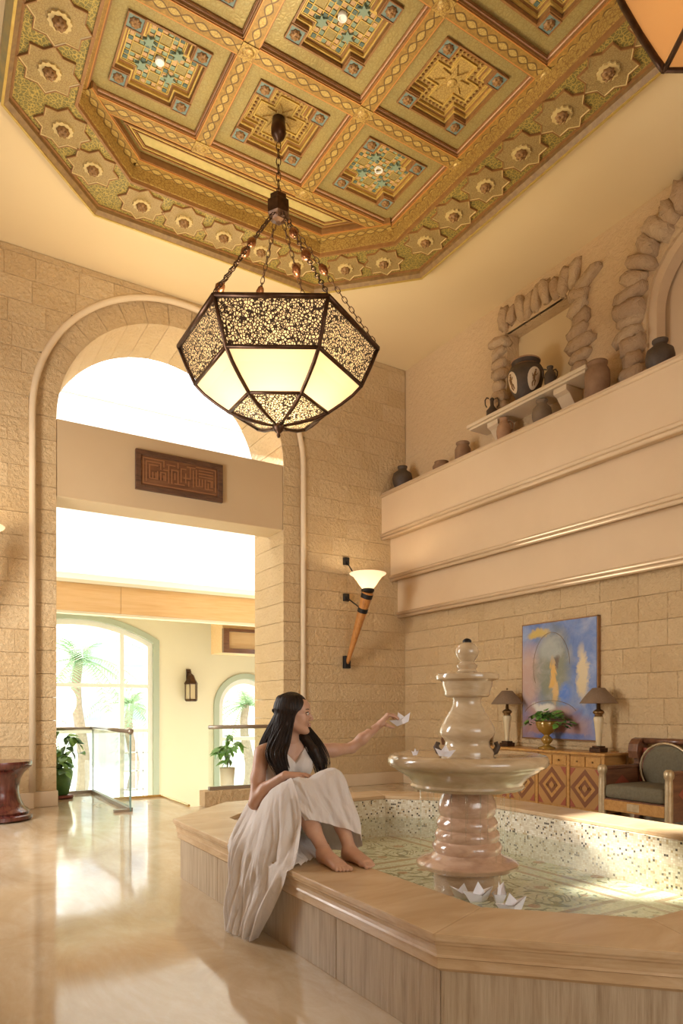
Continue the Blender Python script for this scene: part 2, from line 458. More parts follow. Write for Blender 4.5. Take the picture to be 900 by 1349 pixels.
# figure
t = NT('skin'); n = t.noise(14, 4)
t.set(color=t.ramp(n, [(.3, (.50,.285,.19)), (.7, (.58,.35,.24))]), rough=.45, sss=.12); t.b.inputs['Subsurface Radius'].default_value = (.02,.008,.004); M['skin'] = t.m
t = NT('hair'); a = t.noise(60, 3, v=t.map((1,1,.06)))
t.set(color=t.ramp(a, [(.3, (.012,.007,.005)), (.7, (.032,.018,.012))]), rough=.48, spec=.35); M['hair'] = t.m
t = NT('white_cotton'); a = t.noise(18, 4, v=t.map((1,1,.35)), dist=.6)
t.set(color=(.80,.76,.73), rough=.85, sheen=.15); t.bump(a, .012)
tl = t.shader('ShaderNodeBsdfTranslucent', Color=(.85,.80,.76,1)); M['white_cotton'] = t.final(t.mixs(.18, t.b.outputs[0], tl))
simple('bead_trim', (.55,.48,.36), .3, .4)
simple('lip', (.42,.13,.11), .4); simple('eye_white', (.75,.72,.68), .2); simple('eye_dark', (.02,.012,.01), .2); simple('nail', (.60,.26,.22), .3)

# ------------------------------------------------------------------ the setting
CX = 3.10            # axis of the arch
RI, RO, ZS = 1.63, 1.93, 5.0
YW = 9.375           # core face of the arch wall, blocks stand 5 cm proud
ZC = 7.0

def extrude_poly(mb, outer, holes, a0, a1, axis):
    """flat polygon with holes in (u, z), given thickness along axis 'X', 'Y' or 'Z'"""
    loops = [outer] + holes
    tri = tessellate_polygon([[Vector((p[0], p[1], 0)) for p in l] for l in loops])
    pts = [p for l in loops for p in l]; n = len(pts)
    def P(p, a): return {'Y': (p[0], a, p[1]), 'X': (a, p[0], p[1]), 'Z': (p[0], p[1], a)}[axis]
    F = [tuple(f) for f in tri] + [tuple(i+n for i in reversed(f)) for f in tri]
    o = 0
    for l in loops:
        m = len(l)
        for i in range(m): F.append((o+i, o+(i+1)%m, n+o+(i+1)%m, n+o+i))
        o += m
    mb.add([P(p, a0) for p in pts] + [P(p, a1) for p in pts], F)
    return mb

def arch_pts(cx, r, zs, z0, n=32):
    return [(cx-r, z0)] + [(cx - r*math.cos(PI*i/n), zs + r*math.sin(PI*i/n)) for i in range(n+1)] + [(cx+r, z0)]

# floor with the stair opening behind the arch
fp = [(-1,-4),(7,-4),(7,9.40),(4.40,9.40),(4.40,8.45),(2.9,8.45),(2.9,9.66),(2.26,9.66),(2.26,10.70),(-1,10.70)]
floor = struct(extrude_poly(MB(), fp, [], -.30, 0, 'Z').build('floor', M['floor_marble']), 'polished cream marble floor with golden stains, running from the pool to the arch')
lower = struct(MB().bx(-1.5,6.6,8.4,16,-1.75,-1.6).build('floor', M['cream_wall']), 'pale floor of the lower level seen below the stair opening')

# plaster ceiling with the octagonal opening for the coffered panel
OCX, OCY = 3.06, 4.37
def octagon(off, a=2.105, b=3.31, c=.83):
    """star line octagon, offset outwards by off; far side at OCY + b"""
    A, B, K = a+off, b+off, c+off*(2-math.sqrt(2))
    P = [(A, B-K), (A-K, B), (-A+K, B), (-A, B-K), (-A, -B+K), (-A+K, -B), (A-K, -B), (A, -B+K)]
    return [(OCX+x, OCY+y) for x, y in P]
ceil = struct(extrude_poly(MB(), [(-1,-4),(7.0,-4),(7.0,9.42),(-1,9.42)], [octagon(.27)[::-1]], ZC, ZC+.10, 'Z').build('ceiling', M['ceiling_plaster']),
              'cream plaster ceiling around the painted octagon panel')

def block_mesh(poly, depth, bev=.005, gap=.0008):
    """block face polygon (u, z) standing proud by depth; bevelled arris"""
    n = len(poly)
    cxp = sum(p[0] for p in poly)/n; czp = sum(p[1] for p in poly)/n
    def ins(k):
        out = []
        for i in range(n):
            p0, p1, p2 = Vector(poly[i-1]), Vector(poly[i]), Vector(poly[(i+1)%n])
            e1 = (p1-p0).normalized(); e2 = (p2-p1).normalized()
            n1 = Vector((-e1.y, e1.x)); n2 = Vector((-e2.y, e2.x))
            b = (n1+n2); l = b.length
            b = b/l if l > 1e-6 else n1
            out.append(p1 + b*(k/max(.35, b.dot(n1))))
        return out
    a, b = ins(gap), ins(gap+bev)
    V = [(p[0], 0, p[1]) for p in a] + [(p[0], -(depth-bev), p[1]) for p in a] + [(p[0], -depth, p[1]) for p in b]
    F = [(i, (i+1)%n, n+(i+1)%n, n+i) for i in range(n)] + [(n+i, n+(i+1)%n, 2*n+(i+1)%n, 2*n+i) for i in range(n)] + [tuple(range(2*n, 3*n))]
    return V, F
block_cache = {}
def place_block(parent, poly, to_world, rz, depth=.045, mat='wall_stone'):
    u0 = min(p[0] for p in poly); z0 = min(p[1] for p in poly)
    rel = [(round(p[0]-u0, 2), round(p[1]-z0, 2)) for p in poly]
    key = (tuple(rel), depth, mat)
    if key not in block_cache:
        V, F = block_mesh(rel, depth); mb = MB().add(V, F)
        block_cache[key] = mb.mesh('stone_block', M[mat], fix=True)
    return link_mesh('stone_block', block_cache[key], parent, to_world(u0, z0), (0, 0, rz))
def courses(u0, u1, z0, z1, h=.292, seed=1, cut=None, lens=(.36,.44,.52,.60)):
    r = random.Random(seed); z = z0; out = []; k = 0
    while z < z1-.05:
        zt = min(z+h, z1)
        spans = [(u0, u1)] if cut is None else cut(z, zt, u0, u1)
        for a, b in spans:
            u = a
            first = True
            while u < b-.01:
                w = r.choice(lens)*( .55 if first and k % 2 else 1.0); first = False
                if b-(u+w) < .20: w = b-u
                out.append((u, u+w, z, zt)); u += w
        z = zt; k += 1
    return out
def arch_cut(z, zt, u0, u1):
    if zt <= ZS+.02: return [(u0, CX-RO), (CX+RO, u1)]
    return [(u0, u1)]

# arch wall: core, jambs, voussoirs, facing blocks
core_hole = arch_pts(CX, RO, ZS, 0, 40)
outer = [(-1, 0), (-1, ZC)] + [(7.2, ZC), (7.2, 0)] + core_hole[::-1]
def core_mesh():
    mb = MB()
    extrude_poly(mb, outer, [], YW, 10.5, 'Y'); return mb
wall_back = struct(core_mesh().build('wall_back', M['joint']), 'stone wall with the tall round arch')
for (a, b, z, zt) in courses(-.35, 6.99, .20, ZC, seed=3, cut=arch_cut):
    poly = [(a, z), (b, z), (b, zt), (a, zt)]
    if zt > ZS+.02:                       # clip against the arch
        def zarc(u):
            d = RO*RO-(u-CX)**2
            return ZS+math.sqrt(d) if d > 0 else -1
        N = 6; us = [a+(b-a)*i/N for i in range(N+1)]
        zl = [max(z, zarc(u)) if abs(u-CX) < RO else z for u in us]
        keep = [i for i in range(N+1) if zl[i] < zt-.015]
        if len(keep) < 2: continue
        if len(keep) < N+1 or max(zl) > z+.001:
            poly = [(us[i], zl[i]) for i in keep] + [(us[keep[-1]], zt), (us[keep[0]], zt)]
    place_block(wall_back, poly, lambda u, zz: (u, YW, zz), 0)
def jamb(x0, z0, z1):
    mb = MB().box((0, 0, (z1-z0)/2), (RO-RI-.004, 1.07, z1-z0-.005))
    return mb.mesh('jamb_stone', M['wall_stone'], bevel=.003)
jm = jamb(0, 0, .30)
for sx in (CX-(RI+RO)/2, CX+(RI+RO)/2):
    for k in range(16): link_mesh('jamb_stone', jm, wall_back, (sx, 9.43+.535, .20+.30*k))
NV = 17
def voussoir(i):
    a0, a1 = PI*i/NV+.0015, PI*(i+1)/NV-.0015; rows = []
    V = []; S = 5
    for y in (9.43, 10.5):
        for r in (RI, RO-.002):
            for k in range(S+1):
                a = a0+(a1-a0)*k/S; V.append((CX-r*math.cos(a), y, ZS+r*math.sin(a)))
    n = S+1; F = []
    for k in range(S):
        F += [(k, k+1, n+k+1, n+k), (2*n+k, 3*n+k, 3*n+k+1, 2*n+k+1), (k, 2*n+k, 2*n+k+1, k+1), (n+k, n+k+1, 3*n+k+1, 3*n+k)]
    F += [(0, n, 3*n, 2*n), (S, 2*n+S, 3*n+S, n+S)]
    MB().add(V, F).build('voussoir', M['wall_stone'], wall_back, bevel=.003)
for i in range(NV): voussoir(i)
bead = [(x, YW-.035, z) for x, z in arch_pts(CX, RO+.0, ZS, .2, 48)]
struct(MB().tube(bead, .042, 10).build('trim_1', M['cream_stone'], smooth=True), 'rounded stone bead following the outer edge of the arch')
# plinth courses
def plinth(x0, x1, y0, y1, name, lab):
    struct(MB().bx(x0, x1, y0, y1, 0, .20).build(name, M['cream_stone'], bevel=.012), lab)
plinth(-.98, CX-RO+.02, 9.30, 9.40, 'baseboard_back_left', 'cream stone plinth at the foot of the wall left of the arch')
plinth(CX+RO-.02, 6.93, 9.30, 9.40, 'baseboard_back_right', 'cream stone plinth at the foot of the wall behind the fountain')
plinth(CX-RO+.01, CX-RI+.015, 9.40, 10.5, 'baseboard_arch_left', 'cream stone plinth block under the left jamb of the arch')
plinth(CX+RI-.015, CX+RO-.01, 9.40, 10.5, 'baseboard_arch_right', 'cream stone plinth block under the right jamb of the arch')
plinth(6.92, 7.0, 3.4, 9.30, 'baseboard_right', 'cream stone plinth along the right wall behind the sideboard')
# lintel beam across the arch
struct(MB().bx(CX-RI+.003, CX+RI-.003, 9.44, 9.97, 4.0, 5.0).build('trim_2', M['beam_plaster'], bevel=.006), 'tan plaster beam spanning the arch under the round window')

# right wall
wall_right = struct(MB().bx(7.0, 7.25, -4, 4.45, 0, ZC).bx(7.0, 7.25, 4.45, 9.4, 0, 5.2).build('wall_right', M['rough_plaster']), 'warm stone wall on the right')
# upper part with the square niche and the arched niche, as one panel with openings
NY0, NY1, NZ0, NZ1 = 5.86, 6.97, 5.30, 6.52
AY, AR, AZ = 4.02, .78, 5.75
sq = [(NY0, NZ0), (NY1, NZ0), (NY1, NZ1), (NY0, NZ1)]
ar = arch_pts(AY, AR, AZ, 4.83, 20)
wall_right.data = extrude_poly(MB(), [(-4, 0), (9.4, 0), (9.4, ZC), (-4, ZC)], [sq, ar], 7.0, 7.25, 'X').mesh('wall_right', M['rough_plaster'])
MB().bx(7.23, 7.30, NY0-.1, NY1+.1, NZ0-.1, NZ1+.1).build('niche_back', M['ceiling_plaster'], wall_right)
MB().bx(7.23, 7.30, AY-AR-.1, AY+AR+.1, 4.7, AZ+AR+.1).build('niche_back', M['smooth_plaster'], wall_right)
fr = MB()
o1 = arch_pts(AY, AR, AZ, 4.83, 20); i1 = arch_pts(AY, AR-.10, AZ, 4.83, 20)
for xa, xb in ((7.04, 7.20),):
    V = [(xa, p[0], p[1]) for p in o1] + [(xa, p[0], p[1]) for p in i1] + [(xb, p[0], p[1]) for p in o1] + [(xb, p[0], p[1]) for p in i1]
    n = len(o1)
    F = []
    for k in range(n-1): F += [(k, k+1, n+k+1, n+k), (2*n+k, 3*n+k, 3*n+k+1, 2*n+k+1), (n+k, n+k+1, 3*n+k+1, 3*n+k), (k, 2*n+k, 2*n+k+1, k+1)]
    fr.add(V, F)
fr.build('niche_frame', M['smooth_plaster'], wall_right)
for (a, b, z, zt) in courses(3.4, 9.32, .20, 2.84, seed=9):
    place_block(wall_right, [(a, z), (b, z), (b, zt), (a, zt)], lambda u, zz: (7.0, 9.33-(u-3.4)-0, zz), -PI/2, .022)
# stepped bands under the ledge
for k, (x0, z0, z1, lab) in enumerate(((6.83, 2.82, 3.42, 'lowest'), (6.68, 3.42, 4.09, 'middle'), (6.50, 4.09, 4.83, 'topmost'))):
    struct(MB().bx(x0, 7.02, -3.9, 9.37, z0, z1).build('trim_%d' % (3+2*k), M['smooth_plaster'], bevel=.01), lab + ' smooth plaster band of the stepped ledge on the right wall')
    zt = z1-.05 if k == 2 else z0+.035
    mb = MB().tube([(x0-.004, -3.9, zt), (x0-.004, 9.36, zt)], .028, 8).tube([(x0+.02, -3.9, z0-.012), (x0+.02, 9.36, z0-.012)], .03, 8)
    if k == 2: mb.tube([(x0-.004, -3.9, z0+.035), (x0-.004, 9.36, z0+.035)], .028, 8)
    struct(mb.build('trim_%d' % (4+2*k), M['smooth_plaster'], smooth=True), 'rounded moulding on the %s band of the right wall' % lab)

# rubble stones around the niches
def rubble(c, sx, sy, sz, seed):
    r = random.Random(seed); mb = MB()
    mb.ball((0,0,0), 1.0, 12)
    P = []
    for p in mb.v:
        v = Vector(p); v = Vector([math.copysign(abs(q)**.72, q) for q in v])
        k = 1+.34*mnoise.noise(v*1.4+Vector((seed*3.1, 0, 0))) + .14*mnoise.noise(v*3.5+Vector((0, seed*1.7, 0)))
        P.append((v.x*sx*k, v.y*sy*k, v.z*sz*k))
    mb.v = P
    return mb
st_a = struct(MB().bx(6.985, 7.03, NY0-.10, NY1+.10, NZ1, NZ1+.05).build('trim_9', M['rough_plaster']), 'rough rubble stone surround of the square niche above the shelf')
sd = 0
def add_rubble(parent, y, z, sy, sz, rot=0, sx=.10):
    global sd; sd += 1
    q = random.Random(sd*7); sy *= q.uniform(.8,1.15); sz *= q.uniform(.8,1.2); sx *= q.uniform(.75,1.3); rot += q.uniform(-.35,.35)
    rubble(None, sx, sy, sz, sd).build('rubble_stone', M['rubble_stone'], parent, smooth=True, local=True, loc=(7.0, y, z), rot=(rot, 0, 0))
for i in range(8):
    z = NZ0+.06+i*.155
    add_rubble(st_a, NY1+.12+rnd.uniform(-.03,.03), z, rnd.uniform(.13,.18), .085, rnd.uniform(-.12,.12))
    add_rubble(st_a, NY0-.13+rnd.uniform(-.05,.03), z-.02, rnd.uniform(.13,.20), .09, rnd.uniform(-.2,.2))
add_rubble(st_a, NY0-.28, NZ1+.02, .19, .085, -.5)
for i in range(9):
    add_rubble(st_a, NY0-.08+i*.152, NZ1+.17+rnd.uniform(-.01,.05), .082, rnd.uniform(.16,.21), rnd.uniform(-.25,.1))
st_b = struct(fr.__class__().bx(6.985, 7.02, AY+AR, AY+AR+.05, 4.84, 4.9).build('trim_10', M['rough_plaster']), 'rough rubble stone surround of the arched niche at the right')
for i in range(22):
    if i < 6:
        add_rubble(st_b, AY+AR+.17+rnd.uniform(-.03,.06), 4.92+i*.165, rnd.uniform(.16,.22), .10, rnd.uniform(-.2,.2), .13)
    else:
        a = PI*(i-6)/18
        add_rubble(st_b, AY+(AR+.19)*math.cos(a), AZ+.1+(AR+.19)*math.sin(a), .20, .095, a, .13)
# left wall with its window and the wall behind the camera, both outside the frame
struct(extrude_poly(MB(), [(-4,0),(9.4,0),(9.4,ZC),(-4,ZC)], [[(6.0,1.0),(7.4,1.0),(7.4,4.0),(6.0,4.0)]], -1.25, -1.0, 'X').build('wall_left', M['rough_plaster']), 'stone wall on the left, outside the frame')
struct(extrude_poly(MB(), [(-1.2,0),(7.2,0),(7.2,ZC),(-1.2,ZC)], [[(1.6,1.2),(5.0,1.2),(5.0,3.6),(1.6,3.6)]], -4.2, -4.0, 'Y').build('wall_front', M['rough_plaster']), 'stone wall behind the camera with a wide window')

# ------------------------------------------------------------------ atrium beyond the arch
YF = 15.0
def seg_outline(x0, x1, z0, zs, zp, off=0.0, n=20):
    c = (x0+x1)/2; hw = (x1-x0)/2; s = zp-zs; R = (hw*hw+s*s)/(2*s); zc = zp-R; r = R-off; h = hw-off
    a = math.asin(h/r)
    return [(c-h, z0+off)] + [(c+r*math.sin(-a+2*a*i/n), zc+r*math.cos(-a+2*a*i/n)) for i in range(n+1)] + [(c+h, z0+off)]
W1 = (1.0, 4.45, -1.55, 2.76, 3.25); W2 = (5.72, 7.30, -1.2, 1.34, 2.09)
struct(extrude_poly(MB(), [(-1.5,-1.6),(7.6,-1.6),(7.6,3.5),(-1.5,3.5)], [seg_outline(*W1), seg_outline(*W2)], YF, YF+.25, 'Y').build('wall_far', M['cream_wall']), 'cream wall of the atrium holding the two green framed arched windows')
struct(MB().bx(-1.6,-1.5,10.5,15.2,-1.6,7.2).build('wall_atrium_left', M['cream_wall']), 'cream side wall of the atrium on the left')
struct(MB().bx(7.55,7.65,10.5,15.2,-1.6,7.2).build('wall_atrium_right', M['cream_wall']), 'cream side wall of the atrium on the right')
def ring_part(mb, o, i, y0, y1):
    n = len(o)
    V = [(p[0], y0, p[1]) for p in o]+[(p[0], y0, p[1]) for p in i]+[(p[0], y1, p[1]) for p in o]+[(p[0], y1, p[1]) for p in i]
    F = []
    for k in range(n):
        j = (k+1) % n
        F += [(k, j, n+j, n+k), (2*n+k, 3*n+k, 3*n+j, 2*n+j), (n+k, n+j, 3*n+j, 3*n+k), (k, 2*n+k, 2*n+j, j)]
    mb.add(V, F); return mb
def window(name, W, lab, mull, trans, low):
    root = struct(ring_part(MB(), seg_outline(*W), seg_outline(*W, off=.13), YF-.05, YF+.18).build(name, M['sage_frame'], bevel=.01), lab)
    ring_part(MB(), seg_outline(*W, off=.13), seg_outline(*W, off=.24), YF+.03, YF+.12).build('sash', M['white_frame'], root)
    x0, x1, z0 = W[0]+.2, W[1]-.2, W[2]+.2
    out = seg_outline(*W, off=.2)
    def ztop(x):
        for a, b in zip(out[1:-2], out[2:-1]):
            if a[0] <= x <= b[0]: return a[1]+(b[1]-a[1])*(x-a[0])/max(1e-6, b[0]-a[0])
        return W[3]
    for m_ in mull: MB().bx(m_-.045, m_+.045, YF+.034, YF+.112, z0, ztop(m_)).build('mullion', M['white_frame'], root)
    for z in trans: MB().bx(x0-.02, x1+.02, YF+.038, YF+.105, z-.04, z+.04).build('transom', M['white_frame'], root)
    xs = [x0]+list(mull)+[x1]; zs = [z0]+list(trans)
    for a, b in zip(xs[:-1], xs[1:]):
        for k, z in enumerate(zs):
            if k < len(zs)-1: poly = [(a, z), (b, z), (b, zs[k+1]), (a, zs[k+1])]
            else: poly = [(a, z), (b, z)] + [(b+(a-b)*i/8, ztop(b+(a-b)*i/8)-.002) for i in range(9)]
            MB().prism_axis(poly, YF+.065, YF+.071, 1).build('pane', M['window_glass'], root)
    for x in low:
        MB().bx(x-.012, x+.012, YF+.05, YF+.09, z0, trans[0]).build('glazing_bar', M['white_frame'], root)
    if low:
        for z in (-.9, -.5, -.1, .3): MB().bx(xs[-2], x1, YF+.05, YF+.09, z-.012, z+.012).build('glazing_bar', M['white_frame'], root)
window('window_1', W1, 'large green framed window with a low arched head, beyond the arch', [1.80, 3.66], [.78, 1.75], [3.84, 3.98, 4.12])
window('window_2', W2, 'small green framed arched window beside the right jamb of the arch', [], [.55], [])
# fascia, slab and white upper wall
struct(MB().bx(-1.5, 3.02, 12.50, 12.62, 2.95, 3.44).build('trim_11', M['fascia_wood'], bevel=.008), 'light wood fascia board of the gallery, left length')
struct(MB().bx(3.025, 7.55, 12.50, 12.62, 2.95, 3.44).build('trim_12', M['fascia_wood'], bevel=.008), 'light wood fascia board of the gallery, right length')
struct(MB().bx(-1.5, 7.55, 12.46, 12.66, 3.44, 3.50).bx(-1.5, 7.55, 12.50, 12.70, 2.91, 2.95).build('trim_13', M['cream_wall']), 'cream edging strips above and below the wood fascia')
struct(MB().bx(-1.5, 7.55, 12.62, 15.25, 3.42, 3.52).build('ceiling', M['cream_wall']), 'cream ceiling slab of the gallery in front of the far windows')
struct(MB().bx(-1.5, 7.55, 12.56, 12.68, 3.50, 3.62).build('wall_upper', M['white_wall']), 'low white upstand above the wood fascia')
cl = struct(MB().bx(-1.5, 7.55, 12.58, 12.66, 6.75, 6.79).bx(-1.5, 7.55, 12.58, 12.66, 7.0, 7.05).build('window_3', M['white_frame']), 'white frame over translucent panes, added above the wood fascia to pass softened daylight')
for i in range(3): MB().bx(-1.5+i*3.0, 1.49+i*3.0, 12.60, 12.612, 3.62, 6.75).build('pane', M['daylight_diffuser'], cl)  # diffusing panes put in for the white upper wall, to pass softened daylight
for i in range(7): MB().bx(-1.5+i*1.5, -1.44+i*1.5, 12.58, 12.66, 6.79, 7.0).build('mullion', M['white_frame'], cl)
for i in range(6): MB().bx(-1.44+i*1.5, i*1.5, 12.61, 12.616, 6.79, 7.0).build('pane', M['window_glass'], cl)
# wooden bulkhead under the gallery
bk = thing('bulkhead_cabinet', 'light wood box with a recessed face, high beside the right jamb of the arch', 'cabinet', (5.85, 13.5, 2.44))
MB().bx(5.36, 6.6, 13.52, 14.2, 2.44, 3.42).build('box_body', M['fascia_wood'], bk, bevel=.006)
ring_part(MB(), [(5.35,2.43),(6.61,2.43),(6.61,2.94),(5.35,2.94)], [(5.47,2.52),(6.5,2.52),(6.5,2.88),(5.47,2.88)], 13.42, 13.53).build('face_frame', M['walnut'], bk)

# glass balustrades
def balustrade(name, lab, segs, rail_r, loc):
    r = thing(name, lab, 'balustrade', loc)
    pts = []
    for (p, q, z0, z1) in segs:
        d = Vector((q[0]-p[0], q[1]-p[1], 0)); n = Vector((-d.y, d.x, 0)).normalized()*.007
        A = Vector((*p, 0)); B = Vector((*q, 0))
        V = [A+n, B+n, B-n, A-n]
        MB().prism([(v.x, v.y) for v in V], z0, z1).build('glass_panel', M['clear_glass'], r)
        MB().bx(q[0]-.010, q[0]+.010, q[1]-.010, q[1]+.010, z0, z1).build('panel_edge', M['glass_edge'], r)
        MB().tube([(p[0], p[1], z1), (q[0], q[1], z1)], rail_r, 10).build('handrail', M['steel_rail'], r, smooth=True)
        n2 = n.normalized()*.03; V = [A+n2, B+n2, B-n2, A-n2]
        MB().prism([(v.x, v.y) for v in V], z0-.0, z0+.045).build('base_shoe', M['steel_rail'], r)
    MB().ball((*segs[-1][1], segs[-1][3]), rail_r*1.55, 12).build('rail_end_cap', M['steel_rail'], r, smooth=True)
    return r
balustrade('glass_balustrade', 'frameless glass balustrade with a bronze rail beside the trailing plant', [((1.50,10.62),(2.16,10.62),0.0,.96), ((2.16,10.62),(2.16,8.46),0.0,.975)], .026, (2.16, 9.5, 0))
foot = tag(MB().bx(1.97, 2.15, 8.44, 8.52, 0, .03).build('panel_shoe', M['steel_rail'], bevel=.004), 'short metal shoe on the floor at the end of the glass balustrade', 'bracket')
rb = balustrade('glass_balustrade', 'frameless glass balustrade standing on the stone kerb behind the pool', [((3.14,8.40),(4.30,8.40),.20,1.015)], .026, (3.14, 8.4, .2))
struct(MB().bx(3.05, 4.38, 8.30, 8.50, 0.0, .20).build('trim_14', M['wall_stone'], bevel=.01), 'low stone kerb carrying the right glass balustrade')
br = thing('brass_edge_rail', 'thin brass rail edging the floor at the stair opening', 'rail', (2.9, 9.0, 0))
MB().bx(2.24, 2.92, 9.645, 9.675, 0.0, .03).build('rail_length', M['brass'], br, bevel=.004)
MB().bx(2.885, 2.915, 8.46, 9.645, 0.0, .03).build('rail_length', M['brass'], br, bevel=.004)

# exterior
struct(MB().bx(-40, 60, 15.3, 90, -1.75, -1.62).build('ground', M['ground_paving']), 'pale paved ground outside the windows')
def palm(name, lab, x, y, h, nf, L, seed):
    r = random.Random(seed); root = thing(name, lab, 'palm tree', (x, y, -1.62), group=None)
    P = [(x+.12*math.sin(k), y, -1.62+h*k/6) for k in range(7)]
    MB().tube(P, [.20-.012*k for k in range(7)], 8).build('trunk', M['bark'], root)
    top = Vector(P[-1])
    for f in range(nf):
        az = 2*PI*f/nf+r.uniform(-.2,.2); el = r.uniform(-.25, 1.25); mb = MB(); pts = []
        d = Vector((math.cos(az), math.sin(az), 0))
        for k in range(9):
            s = k/8; pts.append(top + d*(L*s*math.cos(el*(1-s*.5))) + Vector((0,0, L*(s*math.sin(el)-.75*s*s))))
        mb.tube(pts, [.022*(1-.8*k/8) for k in range(9)], 5)
        side = d.cross(Vector((0,0,1)))
        for k in range(1, 9):
            for e in range(3):
                s0 = pts[k-1].lerp(pts[k], e/3); ll = L*.26*(1-.5*abs(k/8-.4))
                for sg in (-1, 1):
                    tip = s0 + side*sg*ll*.8 + (pts[k]-pts[k-1]).normalized()*ll*.5 + Vector((0,0,-.18*ll))
                    w = (pts[k]-pts[k-1]).normalized()*.028
                    mb.add([s0-w, s0+w, tip], [(0,1,2)])
        mb.build('frond', M['palm_green'], root, fix=False)
palm('palm_tree', 'palm tree with spreading fronds outside the large arched window', 4.1, 22.0, 4.4, 18, 2.3, 4)
palm('palm_tree', 'palm tree outside the small arched window', 9.4, 21.5, 3.0, 14, 1.8, 9)
palm('palm_tree', 'shorter palm low in the right half of the large arched window', 6.3, 24.5, 3.0, 14, 1.9, 12)
lp = thing('globe_lamp', 'white globe lamp on a post outside the large arched window', 'lamp', (2.72, 17.0, -1.62))
MB().lathe([(.09,-1.62),(.07,-1.5),(.045,-1.4),(.04,1.0),(.08,1.05)], (2.72,17.0,0), 12).build('post', M['white_frame'], lp)
MB().ball((2.72,17.0,1.42), .37, 20, (1,1,1.1)).build('globe', M['globe'], lp, smooth=True)
def far_building(lab, x0, x1, y, z1, nx, nz, seed):
    b = thing('apartment_building', lab, 'building', ((x0+x1)/2, y, -1.62))
    MB().bx(x0, x1, y, y+6, -1.62, z1).bx(x0-.2, x1+.2, y-.2, y+6, z1, z1+.3).build('building_body', M['pale_building'], b)
    for i in range(nx):
        for k in range(nz):
            xc = x0+(i+.5)*(x1-x0)/nx; zc = -.2+(k+.5)*(z1-.2)/nz
            MB().bx(xc-.55, xc+.55, y-.06, y+.02, zc-.6, zc+.6).build('building_window', M['far_window'], b)
            MB().bx(xc-.9, xc+.9, y-.7, y, zc-.85, zc-.7).build('balcony', M['pale_building'], b)
far_building('pale apartment block with balconies outside, behind the palms', 6.5, 15.5, 38, 9.0, 4, 3, 1)
far_building('lower pale building outside, seen through the small arched window', 17, 26, 36, 6.0, 4, 2, 2)

# ------------------------------------------------------------------ painted coffered ceiling
ZB, ZK = 6.90, 7.126
cof = thing('coffered_ceiling', 'painted and gilded octagonal coffered wooden ceiling with star border', None, (OCX, OCY, ZC), kind='structure')
def oct_ring(mb, o0, o1, z0, z1, z0b=None):
    """slab ring between two star-line offsets"""
    a, b = octagon(o0), octagon(o1)
    V = [(x,y,z0) for x,y in a]+[(x,y,z0 if z0b is None else z0b) for x,y in b]+[(x,y,z1) for x,y in a]+[(x,y,z1) for x,y in b]
    F = []
    for k in range(8):
        j = (k+1) % 8
        F += [(k,j,8+j,8+k),(16+k,24+k,24+j,16+j),(k,16+k,16+j,j),(8+k,8+j,24+j,24+k)]
    return mb.add(V, F)
oct_ring(MB(), -.255, .262, ZB, ZC+.02).build('border_panel', M['scroll_green'], cof)
m = MB(); oct_ring(m, .255, .285, ZB-.012, ZC+.01); m.mi = 1; oct_ring(m, .283, .325, ZB-.05, ZC+.01, ZB-.085); m.mi = 2; oct_ring(m, .323, .345, ZB-.095, ZC+.01); m.mi = 3; oct_ring(m, .343, .385, ZB-.075, ZC+.012, ZB-.03)
m.build('edge_moulding', [M['red_fillet'], M['dark_fillet'], M['gilt'], M['edge_green']], cof)
m = MB(); oct_ring(m, -.28, -.253, ZB-.012, 7.10); m.mi = 1; oct_ring(m, -.296, -.278, ZB+.03, 7.10); m.build('inner_moulding', [M['red_fillet'], M['gold_ornament']], cof)
MB().bx(.9, 5.2, .9, 7.9, 7.23, 7.26).prism([(x,y) for x,y in octagon(-.26) if y > OCY]+[(OCX-1.845,6.70),(OCX+1.845,6.70)], 7.16, 7.2).prism([(OCX+1.845,2.04),(OCX-1.845,2.04)]+[(x,y) for x,y in octagon(-.26) if y < OCY], 7.16, 7.2).build('backing_board', M['olive_paint'], cof)
# star medallions of the border
def star_poly(R, n=8, k=.765, rot=0): return [((R if i%2==0 else R*k)*math.cos(rot+PI*i/n), (R if i%2==0 else R*k)*math.sin(rot+PI*i/n)) for i in range(2*n)]
def ring_poly(mb, p, q, z0, z1, zt):
    n = len(p)
    V = [(x,y,z0) for x,y in p]+[(x,y,z1) for x,y in q]+[(x,y,zt) for x,y in p]+[(x,y,zt) for x,y in q]
    F = []
    for i in range(n):
        j = (i+1)%n; F += [(i,j,n+j,n+i),(i,2*n+i,2*n+j,j),(n+i,n+j,3*n+j,3*n+i)]
    return mb.add(V, F)
star_me = MB().prism(star_poly(.246), -.012, .0).mesh('star_panel', M['star_field'])
m = MB(); ring_poly(m, star_poly(.265), star_poly(.253), -.022, -.022, 0); m.mi = 1; ring_poly(m, star_poly(.254), star_poly(.244), -.018, -.014, 0)
starm_me = m.mesh('star_moulding', [M['red_fillet'], M['gold_pale']])
petal = [((.100 if i%2 else .086)*math.cos(2*PI*i/24), (.100 if i%2 else .086)*math.sin(2*PI*i/24)) for i in range(24)]
petal_me = MB().prism(petal, -.018, 0).mesh('petal_ring', M['gold_pale'])
m = MB().lathe([(.058,0),(.056,-.02),(.04,-.04),(.015,-.05)], n=16, wob=lambda a,z: .10*math.cos(8*a)); m.ball((0,0,-.05), .016, 8)
for i in range(6): m.ball((.036*math.cos(PI*i/3), .036*math.sin(PI*i/3), -.036), .016, 6)
boss_me = m.mesh('rosette', M['rosette_brown'], smooth=True)
spots = []
for k in range(9):
    y = 6.49-.515*k
    spots += [(OCX-2.105, y), (OCX+2.105, y)]
